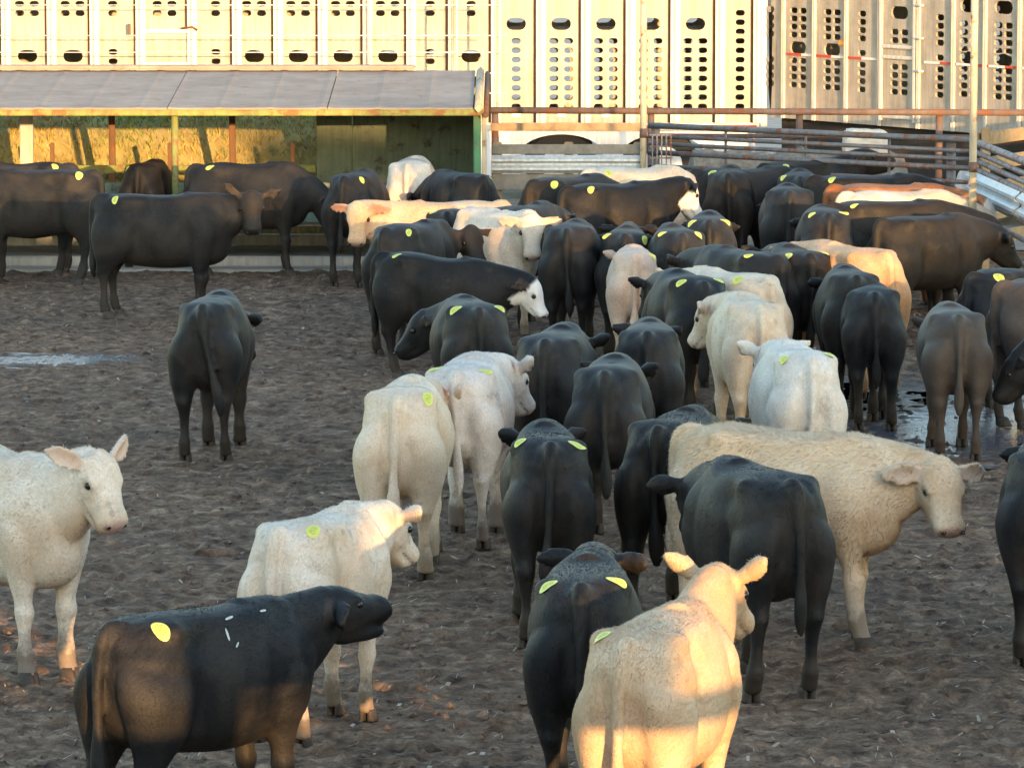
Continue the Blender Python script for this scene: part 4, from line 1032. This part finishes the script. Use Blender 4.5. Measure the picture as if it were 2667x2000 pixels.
def tag_mesh(bvh, x, y, ax, curl=0., sz=1., thin=1.):
    """oval paper sticker lying on the hide"""
    hit = bvh.ray_cast(Vector((x, y, 2)), Vector((0, 0, -1)))
    if hit[0] is None: return None
    n = hit[1].normalized(); t = Vector((math.cos(ax), math.sin(ax), 0)); t = (t - n*t.dot(n)).normalized(); b = n.cross(t)
    vs, fs, uv = [], [], []
    nr, na = 5, 24
    vs.append(hit[0] + n*.004); uv.append((0, 0))
    for i in range(1, nr + 1):
        for k in range(na):
            a = 2*math.pi*k/na; r = i/nr; p = hit[0] + t*(sz*.056*r*math.cos(a)) + b*(sz*thin*.036*r*math.sin(a))
            q = bvh.ray_cast(p + n*.08, -n)
            q = (q[0] if q[0] is not None else p) + n*(.0035 + curl*max(0, r*math.cos(a))**2)
            vs.append(q); uv.append((r*math.cos(a), r*math.sin(a)))
    for k in range(na): fs.append((0, 1 + k, 1 + (k+1) % na))
    for i in range(nr - 1):
        for k in range(na):
            a0 = 1 + i*na; a1 = a0 + na; fs.append((a0 + k, a1 + k, a1 + (k+1) % na, a0 + (k+1) % na))
    me = bpy.data.meshes.new('hip_tag'); me.from_pydata([tuple(v) for v in vs], [], fs)
    at = me.attributes.new('disc', 'FLOAT_VECTOR', 'POINT'); at.data.foreach_set('vector', np.array([(u, v, 0) for u, v in uv], np.float32).ravel())
    me.polygons.foreach_set('use_smooth', np.ones(len(me.polygons), bool)); me.update(); return me

for i, (coat, x, y, hd_, sc, pose, tags, label) in enumerate(HERD):
    rng = random.Random(100 + i); pose = dict(pose)
    for k, a in (('hl', .07), ('hr_', .07), ('fl', .06), ('fr', .06)): pose.setdefault(k, (rng.uniform(-a, a), rng.uniform(-.02, .02), 0))
    pose.setdefault('tail', rng.uniform(-.04, .04)); pose.setdefault('fat', rng.uniform(.90, 1.0)); pose.setdefault('bend', rng.uniform(-6, 6))
    dist = math.hypot(x, y); near = dist < 29.5; mid = dist < 37.5
    light = coat.rstrip('23') not in ('black', 'blackbrown', 'baldy', 'brown')
    cn = (45000 if near else (22000 if mid else 9000)) if light else (22000 if near else 0)
    b = build_calf(pose, .0160 if near else (.0190 if mid else .0235), cn, (.024 if coat == 'buff' else .0155) if light else .013, seed=i)
    root = bpy.data.objects.new('calf', None); C.objects.link(root); root.location = (x, y, -.012); root.rotation_euler = (0, 0, R(90 - hd_)); root.scale = (sc*rng.uniform(.96, 1.05), sc*rng.uniform(.96, 1.03), sc)
    root.empty_display_size = .3
    root['label'] = label; root['category'] = 'calf'; root['group'] = 'calves crowded in the pen'
    mat = M[coat]
    body = link('body', b['body'], root, mat)
    if cn: link('coat', b['coat'], root, HAIR[mat.name])
    for e in b['eyes']: link('eye', EYE, root, M['eye'], e)
    for e in b['nostrils']: link('nostril', NOSTRIL, root, M['eye'], e)
    for fx, fy, fz in b['feet']: link('hoof', HOOF, root, M['hoof'], (fx, fy, fz))
    if tags:
        bvh = BVHTree.FromPolygons([tuple(v.co) for v in b['body'].vertices], [tuple(p.vertices) for p in b['body'].polygons])
        for sg, ch in ((1, 'L'), (-1, 'R')):
            if ch in tags.upper():
                tm = tag_mesh(bvh, -.43 + rng.uniform(-.03, .03), sg*.165 + rng.uniform(-.015, .012), rng.uniform(-.7, .7) + (2.2 if sg > 0 else -2.2), .035 if 'big curled' in label and sg < 0 else rng.choice((0, 0, .006, .012)), rng.uniform(.8, 1.08))
                if tm: link('hip_tag', tm, root, M['tag'])
    if 'bawling' in label:      # chalky smears on its loin
        bvh = BVHTree.FromPolygons([tuple(v.co) for v in b['body'].vertices], [tuple(p.vertices) for p in b['body'].polygons])
        for qx, qy, qa, qs, qt in ((.0, -.17, .3, .55, .35), (-.05, -.21, 1.5, .6, .3), (.24, -.15, .2, .45, .4), (-.01, -.235, 1.2, .3, .5)):
            tm = tag_mesh(bvh, qx, qy, qa, 0, qs, qt)
            if tm: link('chalk_mark', tm, root, M['paint'])
